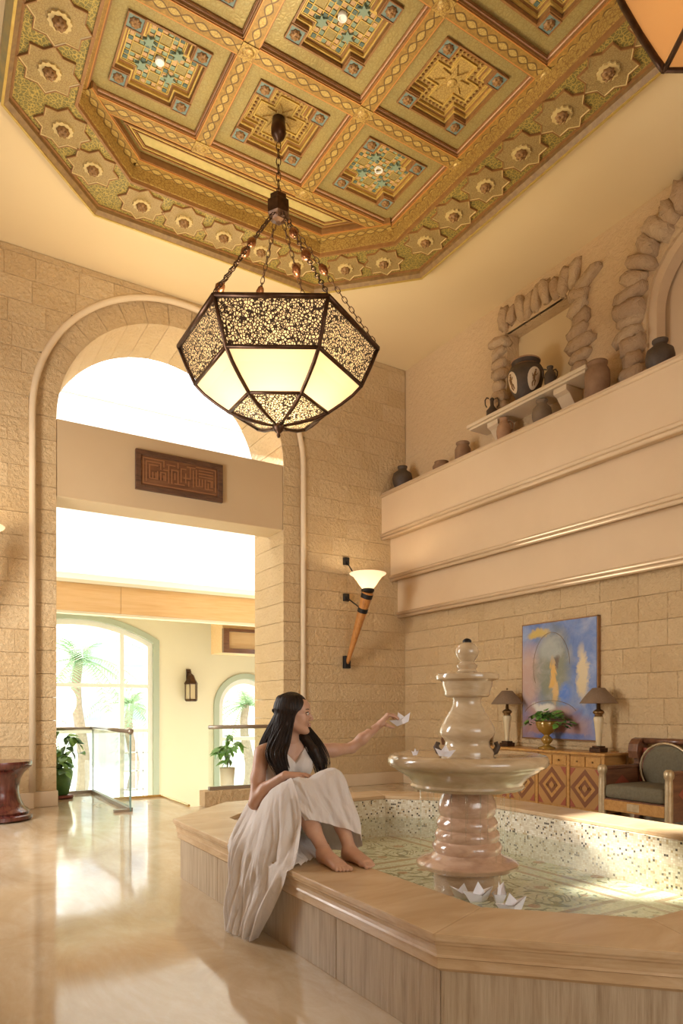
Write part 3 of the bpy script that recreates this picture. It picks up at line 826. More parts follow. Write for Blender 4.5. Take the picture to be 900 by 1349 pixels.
for k in range(-2, 3): spots += [(OCX+.487*k, 7.68), (OCX+.487*k, 1.06)]
for sx in (-1, 1):
    for x, y in ((1.90, 7.075), (1.548, 7.425)): spots += [(OCX+sx*x, y), (OCX+sx*x, 8.74-y)]
def oloc(x, y, z): return (x-OCX, y-OCY, z-ZC)
for x, y in spots:
    s_ = link_mesh('star_panel', star_me, cof, oloc(x, y, ZB))
    link_mesh('star_moulding', starm_me, s_); link_mesh('petal_ring', petal_me, s_, (0,0,-.012)); link_mesh('rosette', boss_me, s_, (0,0,-.026))
# beams
PT = 1.215; XS = [OCX+PT*(k-1.5) for k in range(4)]; YS = [6.7975-PT*k for k in range(5)]
def beam(L, p, rz, z=7.07):
    m = MB().box((0,0,.04), (L, .15, .10))
    b = m.build('ceiling_beam', M['guilloche'], cof, local=True, loc=oloc(p[0], p[1], z), rot=(0,0,rz))
    f = MB()
    for s_ in (-1, 1): f.box((0, s_*.080, .03), (L, .012, .06))
    f.build('beam_fillet', M['red_fillet'], b, local=True)
for x in XS:
    for k in range(4): beam(PT-.15, (x, YS[k]-PT/2), PI/2)
for y in YS:
    for k in range(3): beam(PT-.15, (XS[k]+PT/2, y), 0)
bb = MB().box((0,0,.04), (.15,.15,.11)).lathe([(.058,-.014),(.045,-.024),(.02,-.03)], n=10).mesh('beam_boss', M['gold_ornament'])
for x in XS:
    for y in YS: link_mesh('beam_boss', bb, cof, oloc(x, y, 7.066))
# bands round the trapezoid ends
oi = octagon(-.335)
for i, j in ((0,1),(1,2),(2,3),(4,5),(5,6),(6,7)):
    p, q = Vector(oi[i]), Vector(oi[j]); d = q-p
    beam(d.length-.02, tuple((p+q)/2), math.atan2(d.y, d.x), 7.064-.003*(i % 2))
# coffers
def cross(d, A=.37, b=.225):
    A -= d; b -= d
    return [(A,-b),(A,b),(b,b),(b,A),(-b,A),(-b,b),(-A,b),(-A,-b),(-b,-b),(-b,-A),(b,-A),(b,-b)]
def coffer_meshes():
    R = {}
    m = MB(); sq = [(.535,-.535),(.535,.535),(-.535,.535),(-.535,-.535)]
    extrude_poly(m, sq, [cross(0)[::-1]], 0, .02, 'Z'); R['coffer'] = m.mesh('coffer', M['olive_paint'])
    m = MB(); s2 = lambda h: [(h,-h),(h,h),(-h,h),(-h,-h)]
    ring_poly(m, s2(.535), s2(.518), -.03, -.03, .01); m.mi = 1; ring_poly(m, s2(.518), s2(.508), -.018, -.018, .01); R['fillet'] = m.mesh('fillet', [M['pink_fillet'], M['red_fillet']])
    m = MB()
    for mi, d0, d1, z in ((0,-.004,.014,-.014),(1,.014,.022,.02),(2,.022,.036,.02),(0,.036,.050,.048),(1,.050,.056,.05),(2,.056,.064,.05)):
        m.mi = mi; ring_poly(m, cross(d0), cross(d1), z, z, .085)
    R['moulding'] = m.mesh('moulding', [M['red_fillet'], M['dark_fillet'], M['gilt']])
    m = MB().box((0,0,.01), (.142,.142,.05)); m.mi = 1; ring_poly(m, s2(.076), s2(.066), -.022, -.022, .02)
    R['corner_block'] = m.mesh('corner_block', [M['blue_paint'], M['red_fillet']])
    R['panel_gold'] = MB().prism(cross(.06), .075, .09).mesh('panel', M['gold_relief'])
    R['panel_green'] = MB().prism(cross(.06), .075, .09).mesh('panel', M['green_gold'])
    m = MB()      # beads of the gold coffer and its inner cross fillet
    c = cross(.095)
    for i in range(12):
        p, q = Vector(c[i]), Vector(c[(i+1)%12]); n = max(2, round((q-p).length/.042))
        for k in range(n):
            v = p.lerp(q, k/n); m.box((v.x, v.y, .07), (.020,.020,.016), PI/4)
    R['bead_row'] = m.mesh('bead_row', M['rosette_brown'])
    m = MB(); ring_poly(m, cross(.125), cross(.137), .060, .060, .08); R['inner_fillet'] = m.mesh('inner_fillet', M['gilt'])
    m = MB().prism(star_poly(.17, 8, .45, PI/8), .060, .08); m.lathe([(.05,.07),(.045,.05),(.02,.04)], n=12); R['gold_star'] = m.mesh('gold_star', M['gold_relief'])
    # lattice of small tiles
    m = MB(); h = .306; n = 12; cs = 2*h/n
    inside = lambda x, y: (abs(x) < .305 and abs(y) < .16) or (abs(y) < .305 and abs(x) < .16)
    for i in range(n):
        for j in range(n):
            x, y = -h+(i+.5)*cs, -h+(j+.5)*cs
            if not inside(x, y) or math.hypot(x, y) < .05: continue
            a, b = (i % 4), (j % 4)
            if a in (1,2) and b in (1,2):
                if a == 1 and b == 1: m.mi = 2; m.box((x+cs/2, y+cs/2, .068), (cs*1.75, cs*1.75, .016))
            elif a in (0,3) and b in (0,3):
                m.mi = 0 if (i+j) % 3 else 3; m.box((x, y, .064), (cs*.72, cs*.72, .026), 0)
            else:
                m.mi = 3 if (i+j) % 2 else 4; m.box((x, y, .068), (cs*.78, cs*.78, .014))
    m.mi = 1
    for i in range(n+1):
        if i % 4 == 2: continue
        u = -h+i*cs; w = .304 if abs(u) < .162 else .16
        m.box((u, 0, .064), (.007, 2*w, .02)); m.box((0, u, .064), (2*w, .007, .02))
    R['lattice'] = m.mesh('lattice', [M['navy_paint'], M['gilt'], M['olive_paint'], M['rose_tile'], M['teal_paint']])
    R['teal_star'] = MB().prism(star_poly(.062, 6, .5), .035, .075).mesh('teal_star', M['teal_paint'])
    R['spot'] = MB().lathe([(.040,.07),(.042,.03),(.034,.02),(.028,.035),(.010,.035)], n=18).mesh('spotlight', M['white_frame'], smooth=True)
    R['white_ring'] = MB().lathe([(.030,.06),(.034,.04),(.046,.04),(.05,.06)], n=12, cap=False).mesh('white_ring', M['white_frame'])
    return R
K = coffer_meshes()
for r in range(4):
    for c in range(3):
        lat = (r+c) % 2 == 0
        k = link_mesh('coffer', K['coffer'], cof, oloc(OCX+PT*(c-1), YS[r]-PT/2, ZK))
        link_mesh('fillet', K['fillet'], k); link_mesh('moulding', K['moulding'], k)
        for sx in (-1,1):
            for sy in (-1,1):
                link_mesh('corner_block', K['corner_block'], k, (sx*.298, sy*.298, 0)); link_mesh('rosette', boss_me, k, (sx*.298, sy*.298, -.012), (0,0,.3), (.85,.85,.5))
        link_mesh('panel', K['panel_green' if lat else 'panel_gold'], k)
        if lat:
            link_mesh('lattice', K['lattice'], k)['kind'] = 'stuff'
            for i in range(4): link_mesh('teal_star', K['teal_star'], k, (.185*math.cos(PI/4+i*PI/2), .185*math.sin(PI/4+i*PI/2), 0))
            if (r, c) in ((0,0),(1,1),(2,0)): link_mesh('spotlight', K['spot'], k)
            else: link_mesh('white_ring', K['white_ring'], k)
        else:
            link_mesh('bead_row', K['bead_row'], k)['kind'] = 'stuff'
            link_mesh('inner_fillet', K['inner_fillet'], k); link_mesh('gold_star', K['gold_star'], k)
# trapezoid end panels
def inset(poly, d):
    n = len(poly); out = []
    for i in range(n):
        p0, p1, p2 = Vector(poly[i-1]), Vector(poly[i]), Vector(poly[(i+1)%n])
        e1, e2 = (p1-p0).normalized(), (p2-p1).normalized(); n1, n2 = Vector((-e1.y, e1.x)), Vector((-e2.y, e2.x))
        b = (n1+n2).normalized(); q = p1+b*(d/max(.2, b.dot(n1))); out.append((q.x, q.y))
    return out
for s_ in (1, -1):
    T = [(OCX-1.56, 6.872), (OCX+1.56, 6.872), (OCX+1.14, 7.29), (OCX-1.14, 7.29)]
    if s_ < 0: T = [(x, 8.74-y) for x, y in T][::-1]
    t0 = MB().prism(T, 7.145, 7.165).build('end_panel', M['olive_paint'], cof)
    m = MB()
    for mi, d0, d1, z in ((3, 0, .014, 7.10), (0,.014,.024,7.115), (0,.085,.100,7.115),(1,.100,.108,7.13),(2,.108,.122,7.122),(1,.122,.130,7.13),(0,.130,.142,7.118)):
        m.mi = mi; ring_poly(m, inset(T, d0), inset(T, d1), z, z, 7.15)
    m.build('panel_moulding', [M['red_fillet'], M['dark_fillet'], M['gilt'], M['pink_fillet']], t0)
    MB().prism(inset(T, .145), 7.135, 7.146).build('inner_panel', M['green_gold'], t0)

# ------------------------------------------------------------------ octagonal pool
PCX, PCY = 3.06, 3.455
def poct(off, a=1.48, b=2.195, c=.68):
    A, B, Kc = a-off, b-off, c-off*(2-math.sqrt(2))
    P = [(-A, -B+Kc), (-A+Kc, -B), (A-Kc, -B), (A, -B+Kc), (A, B-Kc), (A-Kc, B), (-A+Kc, B), (-A, B-Kc)]
    return [(PCX+x, PCY+y) for x, y in P]
pool = thing('octagonal_pool', 'low octagonal travertine pool with a moulded rim and mosaic lining', 'pool', (PCX, PCY, 0))
ZR = .435
prof = [(0,.432),(.0,.408),(.009,.402),(.009,.394),(.016,.386),(.021,.370),(.023,.352),(.019,.343),(.028,.338),(.028,.300),(.034,.294),(.044,.290),(.05,.282),(.09,.282)]
for k in range(8):
    j = (k+1) % 8
    o, i_ = poct(0), poct(.385)
    MB().prism([o[k], o[j], i_[j], i_[k]], .404, ZR).build('rim_slab', M['travertine_slab'], pool, bevel=.007)
    rows = [[(*poct(f+.001)[k], z), (*poct(f+.001)[j], z)] for f, z in prof]
    MB().grid(rows).build('rim_moulding', M['travertine_slab'], pool, fix=False)
    # cladding panels
    p, q = Vector(poct(.05)[k]), Vector(poct(.05)[j]); pi_, qi = Vector(poct(.085)[k]), Vector(poct(.085)[j])
    n = {0:1, 2:1, 4:1, 6:1}.get(k, 0) or (4 if k in (3, 7) else 2)
    if k in (0, 2, 4, 6): n = 1
    for s_ in range(n):
        a, b = p.lerp(q, s_/n), p.lerp(q, (s_+1)/n); c_, d_ = pi_.lerp(qi, s_/n), pi_.lerp(qi, (s_+1)/n)
        e = (b-a).normalized()*.0015
        MB().prism([tuple(a+e), tuple(b-e), tuple(d_-e), tuple(c_+e)], 0, .286).build('cladding_panel', M['travertine_vertical'], pool, bevel=.002)
    # mosaic lining
    p, q = Vector(poct(.40)[k]), Vector(poct(.40)[j]); d = q-p
    MB().box((0, 0, .0), (d.length, .03, .36)).build('mosaic_wall', M['wall_mosaic'], pool, local=True, loc=((p.x+q.x)/2-PCX, (p.y+q.y)/2-PCY, .225), rot=(0, 0, math.atan2(d.y, d.x)))
core = MB()
a, b = poct(.086), poct(.39)
for k in range(8):
    j = (k+1) % 8; core.prism([a[k], a[j], b[j], b[k]], 0, .400)
core.build('pool_core', M['joint'], pool)
MB().prism([(x-PCX, y-PCY) for x, y in poct(.39)], .03, .06).build('mosaic_floor', M['floor_mosaic'], pool, local=True)
wt = MB().add([(x-PCX, y-PCY, 0) for x, y in poct(.41)], [tuple(range(8))]).build('water', M['water'], local=True, fix=False, loc=(PCX, PCY, .245))
tag(wt, 'shallow clear water filling the octagonal pool', 'water', kind='stuff')

# ------------------------------------------------------------------ tiered fountain
FX, FY = 3.07, 3.42
ft = thing('tiered_fountain', 'tiered marble fountain with a wide basin and urn, standing in the pool', 'fountain', (FX, FY, .06))
def lt(name, prof, mat, parent=ft, n=56, c=(FX, FY, 0)): return MB().lathe(prof, c, n).build(name, M[mat], parent, auto=50)
lt('pedestal', [(.22,.058),(.22,.19),(.30,.205),(.335,.222),(.335,.240),(.315,.256),(.275,.270),(.24,.285),(.218,.31),(.228,.328),(.231,.352),(.218,.375),(.203,.388),(.213,.405),(.215,.43),(.203,.45),(.192,.462),(.20,.48),(.20,.51),(.187,.53),(.176,.547),(.187,.57),(.191,.61),(.183,.65),(.165,.69),(.155,.73)], 'wet_marble')
lt('basin', [(.10,.722),(.325,.722),(.362,.730),(.374,.748),(.366,.762),(.374,.782),(.41,.815),(.455,.840),(.476,.856),(.482,.868),(.508,.872),(.524,.895),(.524,.922),(.508,.946),(.475,.955),(.445,.948),(.3,.940),(.10,.940)], 'fountain_marble')
lt('urn', [(.10,.93),(.172,.935),(.176,.962),(.166,.985),(.148,1.005),(.143,1.035),(.155,1.055),(.176,1.075),(.183,1.10),(.176,1.13),(.150,1.18),(.115,1.235),(.094,1.28),(.092,1.31),(.10,1.328)], 'fountain_marble')
lt('upper_bowl', [(.09,1.325),(.138,1.33),(.150,1.345),(.148,1.36),(.155,1.38),(.164,1.41),(.166,1.43),(.178,1.437),(.205,1.445),(.209,1.462),(.204,1.478),(.188,1.484),(.17,1.478),(.05,1.478)], 'fountain_marble')
lt('finial', [(.05,1.475),(.063,1.485),(.066,1.50),(.056,1.512),(.066,1.525),(.068,1.54),(.054,1.55),(.046,1.562),(.056,1.58),(.071,1.60),(.077,1.626),(.071,1.652),(.052,1.676),(.03,1.69)], 'fountain_marble', n=40)
MB().lathe([(.028,1.683),(.03,1.70),(.02,1.712),(.008,1.716)], (FX,FY,0), 14).build('nozzle', M['black_iron'], ft, smooth=True)
# four small scroll brackets round the foot of the urn
for k in range(2):
    a = PI*k+.02-math.radians(31.5)
    M_ = Matrix.Rotation(a, 3, 'Z')
    MB().tube([M_ @ Vector(p) + Vector((FX,FY,0)) for p in ((.15,0,.955),(.19,0,.97),(.205,0,1.0),(.195,0,1.025),(.18,0,1.02))], [.02,.022,.02,.014,.008], 8).build('scroll', M['dark_clay'], ft, smooth=True)
r = random.Random(5); dm = MB()
for k in range(34):
    a = 2*PI*k/34+r.uniform(-.08,.08); rr = r.uniform(.20,.35); z1 = .724; ln = r.choice((.06,.10,.18,.30,.46))
    dm.tube([(FX+rr*math.cos(a), FY+rr*math.sin(a), z1-ln*s_) for s_ in (0,.3,.6,1)], [.0035,.002,.0022,.0028], 5)
tag(dm.build('water_drips', M['drip_water'], smooth=True), 'thin streams of water dripping from the fountain basin', 'water', kind='stuff')

# ------------------------------------------------------------------ paper boats
def boat_mesh():
    m = MB(); L = .5
    bow, ste, k0, k1 = (L,0,.36), (-L,0,.36), (.27,0,0), (-.27,0,0)
    gl, gr = (0,.20,.20), (0,-.20,.20); bl, br = (0,.11,0), (0,-.11,0)
    m.add([bow,ste,k0,k1,gl,gr,bl,br], [(0,4,6,2),(4,1,3,6),(0,2,7,5),(5,7,3,1),(2,6,3,7)])
    # inner folded flaps and the sail
    m.add([bow,ste,(0,.17,.21),(0,-.17,.21),(.16,0,.16),(-.16,0,.16)], [(0,4,2),(2,4,5),(2,5,1),(0,3,4),(3,5,4),(3,1,5)])
    m.add([(-.27,0,.14),(.27,0,.14),(0,.035,.14),(0,-.035,.14),(0,0,.56)], [(0,2,4),(2,1,4),(0,4,3),(3,4,1)])
    return m.mesh('paper_boat', M['paper'])
bme = boat_mesh()
def boat(lab, p, s_, rot, group=None):
    o = link_mesh('paper_boat', bme, None, p, rot, (s_, s_, s_)); tag(o, lab, 'paper boat', group); return o
def at(px, py, z):
    d = (HC-z)*900/(py-934); la = (px-450)/900*d
    return (d*math.sin(YAW)+la*math.cos(YAW), d*math.cos(YAW)-la*math.sin(YAW))
gb = 'paper boats floating by the near rim'
p = at(609, 1183, .24); boat('white paper boat by the near rim, half hidden and furthest from the camera', (*p, .238), .15, (0,.12,-.9), gb)
p = at(631, 1187, .24); boat('white paper boat with its low pointed sail, floating between the other boats by the rim', (*p, .238), .19, (0,-.05,-.15), gb)
p = at(658, 1187, .24); boat('white paper boat with the tallest sail of those floating by the near rim', (*p, .238), .20, (0,-.12,.55), gb)
p = at(676, 1200, .24); boat('white paper boat floating nearest the camera, its bow pointing up to the right', (*p, .238), .17, (0,-.2,-.45), gb)
p = at(547, 994, .955); boat('tiny white paper boat on the left edge of the fountain basin', (*p, .95), .085, (0,0,.3))
p = at(586, 996, .95); boat('white paper boat on the fountain basin beside the foot of the urn', (*p, .948), .135, (0,.08,-.62))

# ------------------------------------------------------------------ hanging lanterns
def lantern(name, lab, X, Y, zoff=0.0):
    root = thing(name, lab, 'lantern', (X, Y, 4.05+zoff))
    rot0 = -YAW+math.radians(1.0)          # one face towards the pool side
    def V(k, R, z): a = rot0 + PI/3*k; return Vector((X+R*math.cos(a), Y+R*math.sin(a), z+zoff))
    curve = [(1.0,4.885),(.925,4.70),(.835,4.51),(.745,4.415),(.63,4.325),(.493,4.233),(.34,4.168),(.17,4.122),(.03,4.095)]
    for k in range(6):
        MB().tube([V(k, R, z) for R, z in curve], [.021]*7+[.017,.012], 6).build('rib', M['bronze'], root, smooth=True)
        j = k+1
        for (i0, i1, nm, mat, fr) in ((0, 2, 'pierced_panel', 'pierced_metal', 1), (2, 5, 'glass_panel', 'cream_glass', 0), (5, 8, 'pierced_panel', 'pierced_metal', 1)):
            rows = [[V(k, R, z), V(j, R, z)] for R, z in curve[i0:i1+1]]
            pm = MB().grid(rows).build(nm, M[mat], root, fix=False)
            if fr:
                g = MB().grid([[V(k, R-.02, z+.012), V(j, R-.02, z+.012)] for R, z in curve[i0:i1+1]]).build('glass_panel', M['cream_glass'], root, fix=False)
        for (R, z), w in ((curve[0], .026), (curve[2], .021), (curve[5], .018)):
            MB().tube([V(k, R, z), V(j, R, z)], w, 6).build('cross_bar', M['bronze'], root, smooth=True)
    MB().lathe([(.012,3.98),(.02,4.0),(.015,4.02),(.04,4.04),(.06,4.07),(.062,4.09),(.03,4.12)], (X,Y,zoff), 16).build('finial', M['bronze'], root, smooth=True)
    # hub, chains, canopy
    MB().lathe([(.03,6.14),(.07,6.16),(.115,6.21),(.12,6.25),(.12,6.33),(.09,6.36),(.09,6.40),(.03,6.42)], (X,Y,zoff), 6).build('hub', M['bronze'], root)
    MB().lathe([(.012,6.96),(.025,6.975),(.055,6.995),(.073,7.03),(.076,7.08),(.06,7.19)], (X,Y,0), 20).build('ceiling_rose', M['bronze'], root, smooth=True)
    def chain(p, q, name='chain', step=.062, w=.02):
        p, q = Vector(p), Vector(q); d = q-p; n = max(3, round(d.length/step)); t = d.normalized(); a = t.orthogonal().normalized(); b = t.cross(a); m = MB()
        for i in range(n):
            c = p+d*((i+.5)/n); s_ = a if i % 2 else b; L = d.length/n*.66
            m.tube([c+t*(L*math.cos(2*PI*e/8))+s_*(w*math.sin(2*PI*e/8)) for e in range(8)], .0052, 4, closed=True)
        m.build(name, M['bronze'], root)
    chain((X,Y,6.41+zoff), (X,Y,6.95), step=.075, w=.024)
    hz = 6.19+zoff
    for k in range(6):
        v = V(k, 1.0, 4.90); a = rot0+PI/3*k; h = Vector((X+.085*math.cos(a), Y+.085*math.sin(a), hz)); chain(h, v)
        for tt, rr in ((.27, .048), (.55, .052)) if k % 2 else ((.40, .045),):
            c = h.lerp(v, tt)
            M_ = (v-h).to_track_quat('Z','Y').to_matrix()
            MB().lathe([(.012,-.065),(.02,-.055),(.028,-.05),(rr*.75,-.035),(rr,0),(rr*.75,.035),(.028,.05),(.02,.055),(.012,.065)], c, 12, M=M_).build('ball', M['copper_ball'], root, smooth=True)
    return root
ln = lantern('hanging_lantern', 'six-sided bronze lantern with pierced panels and glowing cream glass on chains', 3.05, 6.19)
bulb = add_light('lantern_bulb', 'POINT', (3.05, 6.19, 4.48), 30, (1.0, .84, .58), size=.07); bulb.parent = ln; bulb.location = (0, 0, .47)
up = add_light('lantern_uplight', 'SPOT', (0,0,0), 165, (1.0,.84,.56), (PI,0,0), .25); up.data.spot_size = 2.7; up.data.spot_blend = .6; up.parent = ln; up.location = (0,0,.72)
# the nearer lamp, cut by the frame
ln2 = thing('amber_lantern', 'amber glass lantern with a bronze frame in the upper right corner, cut by the frame', 'lantern', (3.36, 1.90, 4.6))
x2, y2 = 3.479, 1.577
c2 = [(.62,4.618),(.66,4.70),(.74,4.88),(.83,5.10),(.92,5.343)]
def V2(k, R, z): a = math.radians(103.5)+PI/2*k; return Vector((x2+R*math.cos(a), y2+R*math.sin(a), z))
for k in range(4):
    MB().tube([V2(k,R,z) for R,z in c2], .020, 6).build('rib', M['bronze'], ln2, smooth=True)
    MB().grid([[V2(k,R-.006,z), V2(k+1,R-.006,z)] for R,z in c2]).build('glass_panel', M['amber_shade'], ln2, fix=False)
    MB().tube([V2(k,.62,4.618), V2(k+1,.62,4.618)], .014, 6).build('cross_bar', M['bronze'], ln2, smooth=True)
    MB().tube([V2(k,.92,5.343), V2(k+1,.92,5.343)], .02, 6).build('cross_bar', M['bronze'], ln2, smooth=True)
    MB().tube([V2(k,.92,5.343), (x2,y2,6.3)], .008, 5).build('hanger', M['bronze'], ln2)
MB().add([V2(k,.615,4.622) for k in range(4)], [tuple(range(4))]).build('bottom_glass', M['amber_shade'], ln2, fix=False)
MB().tube([(x2,y2,6.28),(x2,y2,7.08)], .012, 6).build('stem', M['bronze'], ln2)
b2 = add_light('lantern_bulb', 'POINT', (0,0,0), 8, (1.0,.78,.46), size=.07); b2.parent = ln2; b2.location = (x2-3.36, y2-1.90, .55)

# ------------------------------------------------------------------ torch sconces
def sconce(lab, X, energy=14):
    root = thing('wall_torch', lab, 'wall lamp', (X, 9.33, 2.0), group=None)
    A = Vector((X, 9.27, 1.98)); B = Vector((X, 8.68, 3.03)); d = B-A
    M_ = d.to_track_quat('Z','Y').to_matrix(); L = d.length
    MB().lathe([(.028,0),(.032,.05),(.086,L-.05),(.088,L)], A, 20, M=M_).build('shaft', M['torch_wood'], root, smooth=True)
    for s_, zz in ((.955, 0), (.76, 0)):
        MB().lathe([(.033+.055*s_+.004,L*s_-.035),(.036+.055*s_+.004,L*s_+.035)], A, 20, M=M_).build('iron_ring', M['black_iron'], root, smooth=False)
    for z, s_ in ((3.62, .955), (3.04, .76)):
        MB().box((X, 9.305, z), (.10,.05,.12)).build('wall_block', M['black_iron'], root, bevel=.006)
        MB().tube([(X, 9.30, z), A+d*s_], .011, 6).build('rod', M['black_iron'], root)
    MB().box((X, 9.29, 2.0), (.11,.08,.20)).build('wall_block', M['black_iron'], root, bevel=.006)
    c = (B.x, B.y, 0)
    MB().lathe([(.075,3.02),(.10,3.05),(.10,3.075),(.07,3.09)], c, 20).build('collar', M['black_iron'], root, smooth=True)
    MB().lathe([(.03,3.06),(.085,3.085),(.13,3.14),(.175,3.21),(.225,3.275),(.275,3.305),(.282,3.318),(.268,3.316),(.218,3.288),(.165,3.22),(.12,3.15),(.075,3.10),(.03,3.08)], c, 36, cap=False).build('shade', M['alabaster'], root, smooth=True)
    l = add_light('torch_bulb', 'POINT', (0,0,0), energy, (1.0,.83,.58), size=.05); l.parent = root; l.location = (0, B.y-9.33, 3.19-2.0)
sconce('wooden wall torch with a white bowl shade, right of the arch', 5.79)
sconce('wall torch at the left edge of the photo, only its white bowl shade showing', .52)
# wall lantern on the far wall
wl = thing('wall_lantern', 'small bronze glass lantern on the cream far wall beside the big window', 'wall lamp', (5.12, 15.0, 1.5))
MB().lathe([(.12,1.42),(.15,1.45),(.14,1.47)], (5.12,14.8,0), 6).build('base', M['bronze'], wl)
MB().lathe([(.15,1.80),(.16,1.82),(.10,1.92),(.07,2.0),(.02,2.04)], (5.12,14.8,0), 6).build('cap', M['bronze'], wl)
for k in range(6): MB().tube([(5.12+.135*math.cos(PI/3*k), 14.8+.135*math.sin(PI/3*k), z) for z in (1.45,1.82)], .011, 5).build('post', M['bronze'], wl)
MB().lathe([(.12,1.46),(.12,1.81)], (5.12,14.8,0), 6, cap=False).build('glass', M['ivory_glass'], wl)
MB().tube([(5.12,14.8,2.02),(5.12,14.84,2.10),(5.12,14.97,2.08)], .013, 6).box((5.12,14.98,2.0), (.10,.03,.30)).build('bracket', M['bronze'], wl)

# ------------------------------------------------------------------ Kufic plaque on the lintel
pq = thing('calligraphy_plaque', 'dark carved wooden plaque with square Arabic lettering on the lintel beam', 'plaque', (3.10, 9.44, 4.53))
x0, x1, z0, z1 = 2.47, 3.73, 4.255, 4.805
ring_part(MB(), [(x0,z0),(x1,z0),(x1,z1),(x0,z1)], [(x0+.075,z0+.07),(x1-.075,z0+.07),(x1-.075,z1-.07),(x0+.075,z1-.07)], 9.39, 9.44).build('frame', M['dark_carved_wood'], pq, bevel=.006)
MB().bx(x0+.05, x1-.05, 9.415, 9.44, z0+.05, z1-.05).build('board', M['walnut'], pq)
lt_ = MB(); U = (x1-x0-.19)/48; W_ = (z1-z0-.18)/18
def stroke(a, b, c, d):           # from cell (a,b) to (c,d)
    lt_.bx(x0+.095+U*(min(a,c)+.2), x0+.095+U*(max(a,c)+.8), (9.407 if a == c else 9.4078), 9.418, z0+.09+W_*(min(b,d)+.2), z0+.09+W_*(max(b,d)+.8))
for s_ in ((0,0,47,0),(0,0,0,17),(47,2,47,17),(0,17,13,17),(34,17,47,17),(2,2,2,15),(2,15,11,15),(11,11,11,15),(4,13,9,13),(4,4,4,13),(4,4,9,4),(6,4,6,8),(8,4,8,8),(9,4,9,9),(11,4,11,9),(11,9,14,9),(14,4,14,9),(13,4,13,7),
        (16,3,16,14),(13,11,16,11),(13,13,13,17),(15,15,20,15),(18,3,18,12),(18,12,22,12),(20,6,20,10),(22,3,22,12),(20,3,26,3),(24,5,24,14),(24,14,27,14),(27,5,27,11),(22,14,22,17),(26,8,30,8),(29,3,29,6),(30,8,30,16),(28,16,33,16),(32,3,32,14),(34,4,34,15),(34,4,38,4),(36,4,36,9),(38,4,38,9),
        (36,11,45,11),(36,13,45,13),(36,15,45,15),(40,3,40,9),(40,3,45,3),(42,3,42,7),(44,5,44,9),(42,9,45,9),(45,5,45,9)): stroke(*s_)
lt_.build('lettering', M['carved_letters'], pq)

# ------------------------------------------------------------------ ledge and shelf pottery
def pot(name, lab, X, Y, z, prof, mat, handles=0, cat='pot', extra=None):
    root = thing(name, lab, cat, (X, Y, z))
    MB().lathe([(r_, z+zz) for r_, zz in prof], (X,Y,0), 28).build('body', M[mat], root, smooth=True)
    for k in range(handles):
        a = -YAW+PI*k; rx = max(r_ for r_, _ in prof); H = prof[-1][1]
        c, s_ = math.cos(a), math.sin(a)
        MB().tube([(X+c*q, Y+s_*q, z+H*h) for q, h in ((rx*.55,.96),(rx*.95,1.0),(rx*1.25,.88),(rx*1.2,.68),(rx*.92,.56))], rx*.11, 8).build('handle', M[mat], root, smooth=True)
    return root
def jar(R, H, neck=.6, lip=.68): return [(R*.55,0),(R*.75,H*.12),(R*.97,H*.36),(R,H*.52),(R*.9,H*.7),(R*neck*1.05,H*.84),(R*neck,H*.9),(R*lip,H*.96),(R*lip,H),(R*lip*.8,H*.995),(R*lip*.7,H*.9)]
pot('clay_jar', 'dark round clay jar at the far corner end of the ledge', 6.72, 9.05, 4.83, jar(.165,.40,.42,.5), 'dark_clay')
pot('clay_bowl', 'low brown clay bowl barely rising over the ledge', 6.74, 8.08, 4.83, [(.06,0),(.13,.05),(.14,.11),(.10,.165),(.11,.18),(.09,.17)], 'brown_clay')
pot('clay_jar', 'small brown straight-sided jar on the ledge left of the shelf', 6.74, 7.60, 4.83, [(.10,0),(.115,.04),(.115,.22),(.09,.265),(.085,.28),(.10,.30),(.10,.315),(.08,.31)], 'brown_clay')
pot('clay_jug', 'reddish clay jug standing on the ledge below the left shelf bracket', 6.72, 6.75, 4.83, jar(.10,.36,.5,.62), 'red_clay', 1)
pot('clay_jar', 'grey-brown clay jar on the ledge below the middle of the shelf', 6.74, 6.10, 4.83, jar(.125,.36,.5,.6), 'grey_clay')
pot('clay_jar', 'large dark brown jar with a dark rim on the ledge right of the shelf', 6.74, 5.26, 4.83, [(.10,0),(.135,.05),(.145,.25),(.14,.36),(.115,.41),(.10,.43),(.115,.45),(.118,.475),(.09,.47)], 'brown_clay')
pot('clay_jar', 'squat dark jar on the ledge in front of the arched niche', 6.74, 4.46, 4.83, jar(.15,.37,.45,.55), 'dark_clay')
# shelf
sh = thing('stone_shelf', 'cream stone shelf on two scrolled brackets under the square niche', 'shelf', (6.83, 6.36, 5.28))
MB().bx(6.63, 7.02, 5.34, 7.40, 5.255, 5.30).bx(6.66, 7.02, 5.37, 7.37, 5.225, 5.256).build('slab', M['cream_stone'], sh, bevel=.008)
for y in (6.95, 5.78):
    pr = [(7.0,4.90),(7.0,5.225),(6.70,5.225),(6.70,5.16),(6.76,5.13),(6.82,5.06),(6.87,5.0),(6.93,4.97),(6.95,4.92)]
    MB().prism_axis(pr, y-.10, y+.10, 1).build('bracket', M['cream_stone'], sh, bevel=.008)
tag(pot('lidded_jug', 'slim black jug with a tall loop handle at the left end of the stone shelf', 6.80, 7.06, 5.30, [(.07,0),(.078,.03),(.078,.13),(.05,.16),(.026,.20),(.024,.26),(.034,.29),(.012,.31)], 'dark_clay', 2), cat='jug')
pv = pot('painted_vase', 'big dark painted vase with two cream figure medallions on the stone shelf', 6.81, 6.44, 5.30, [(.09,0),(.11,.03),(.13,.07),(.20,.20),(.235,.33),(.232,.40),(.20,.455),(.155,.485),(.15,.50),(.185,.53),(.19,.545),(.17,.545),(.14,.50)], 'dark_clay', cat='vase')
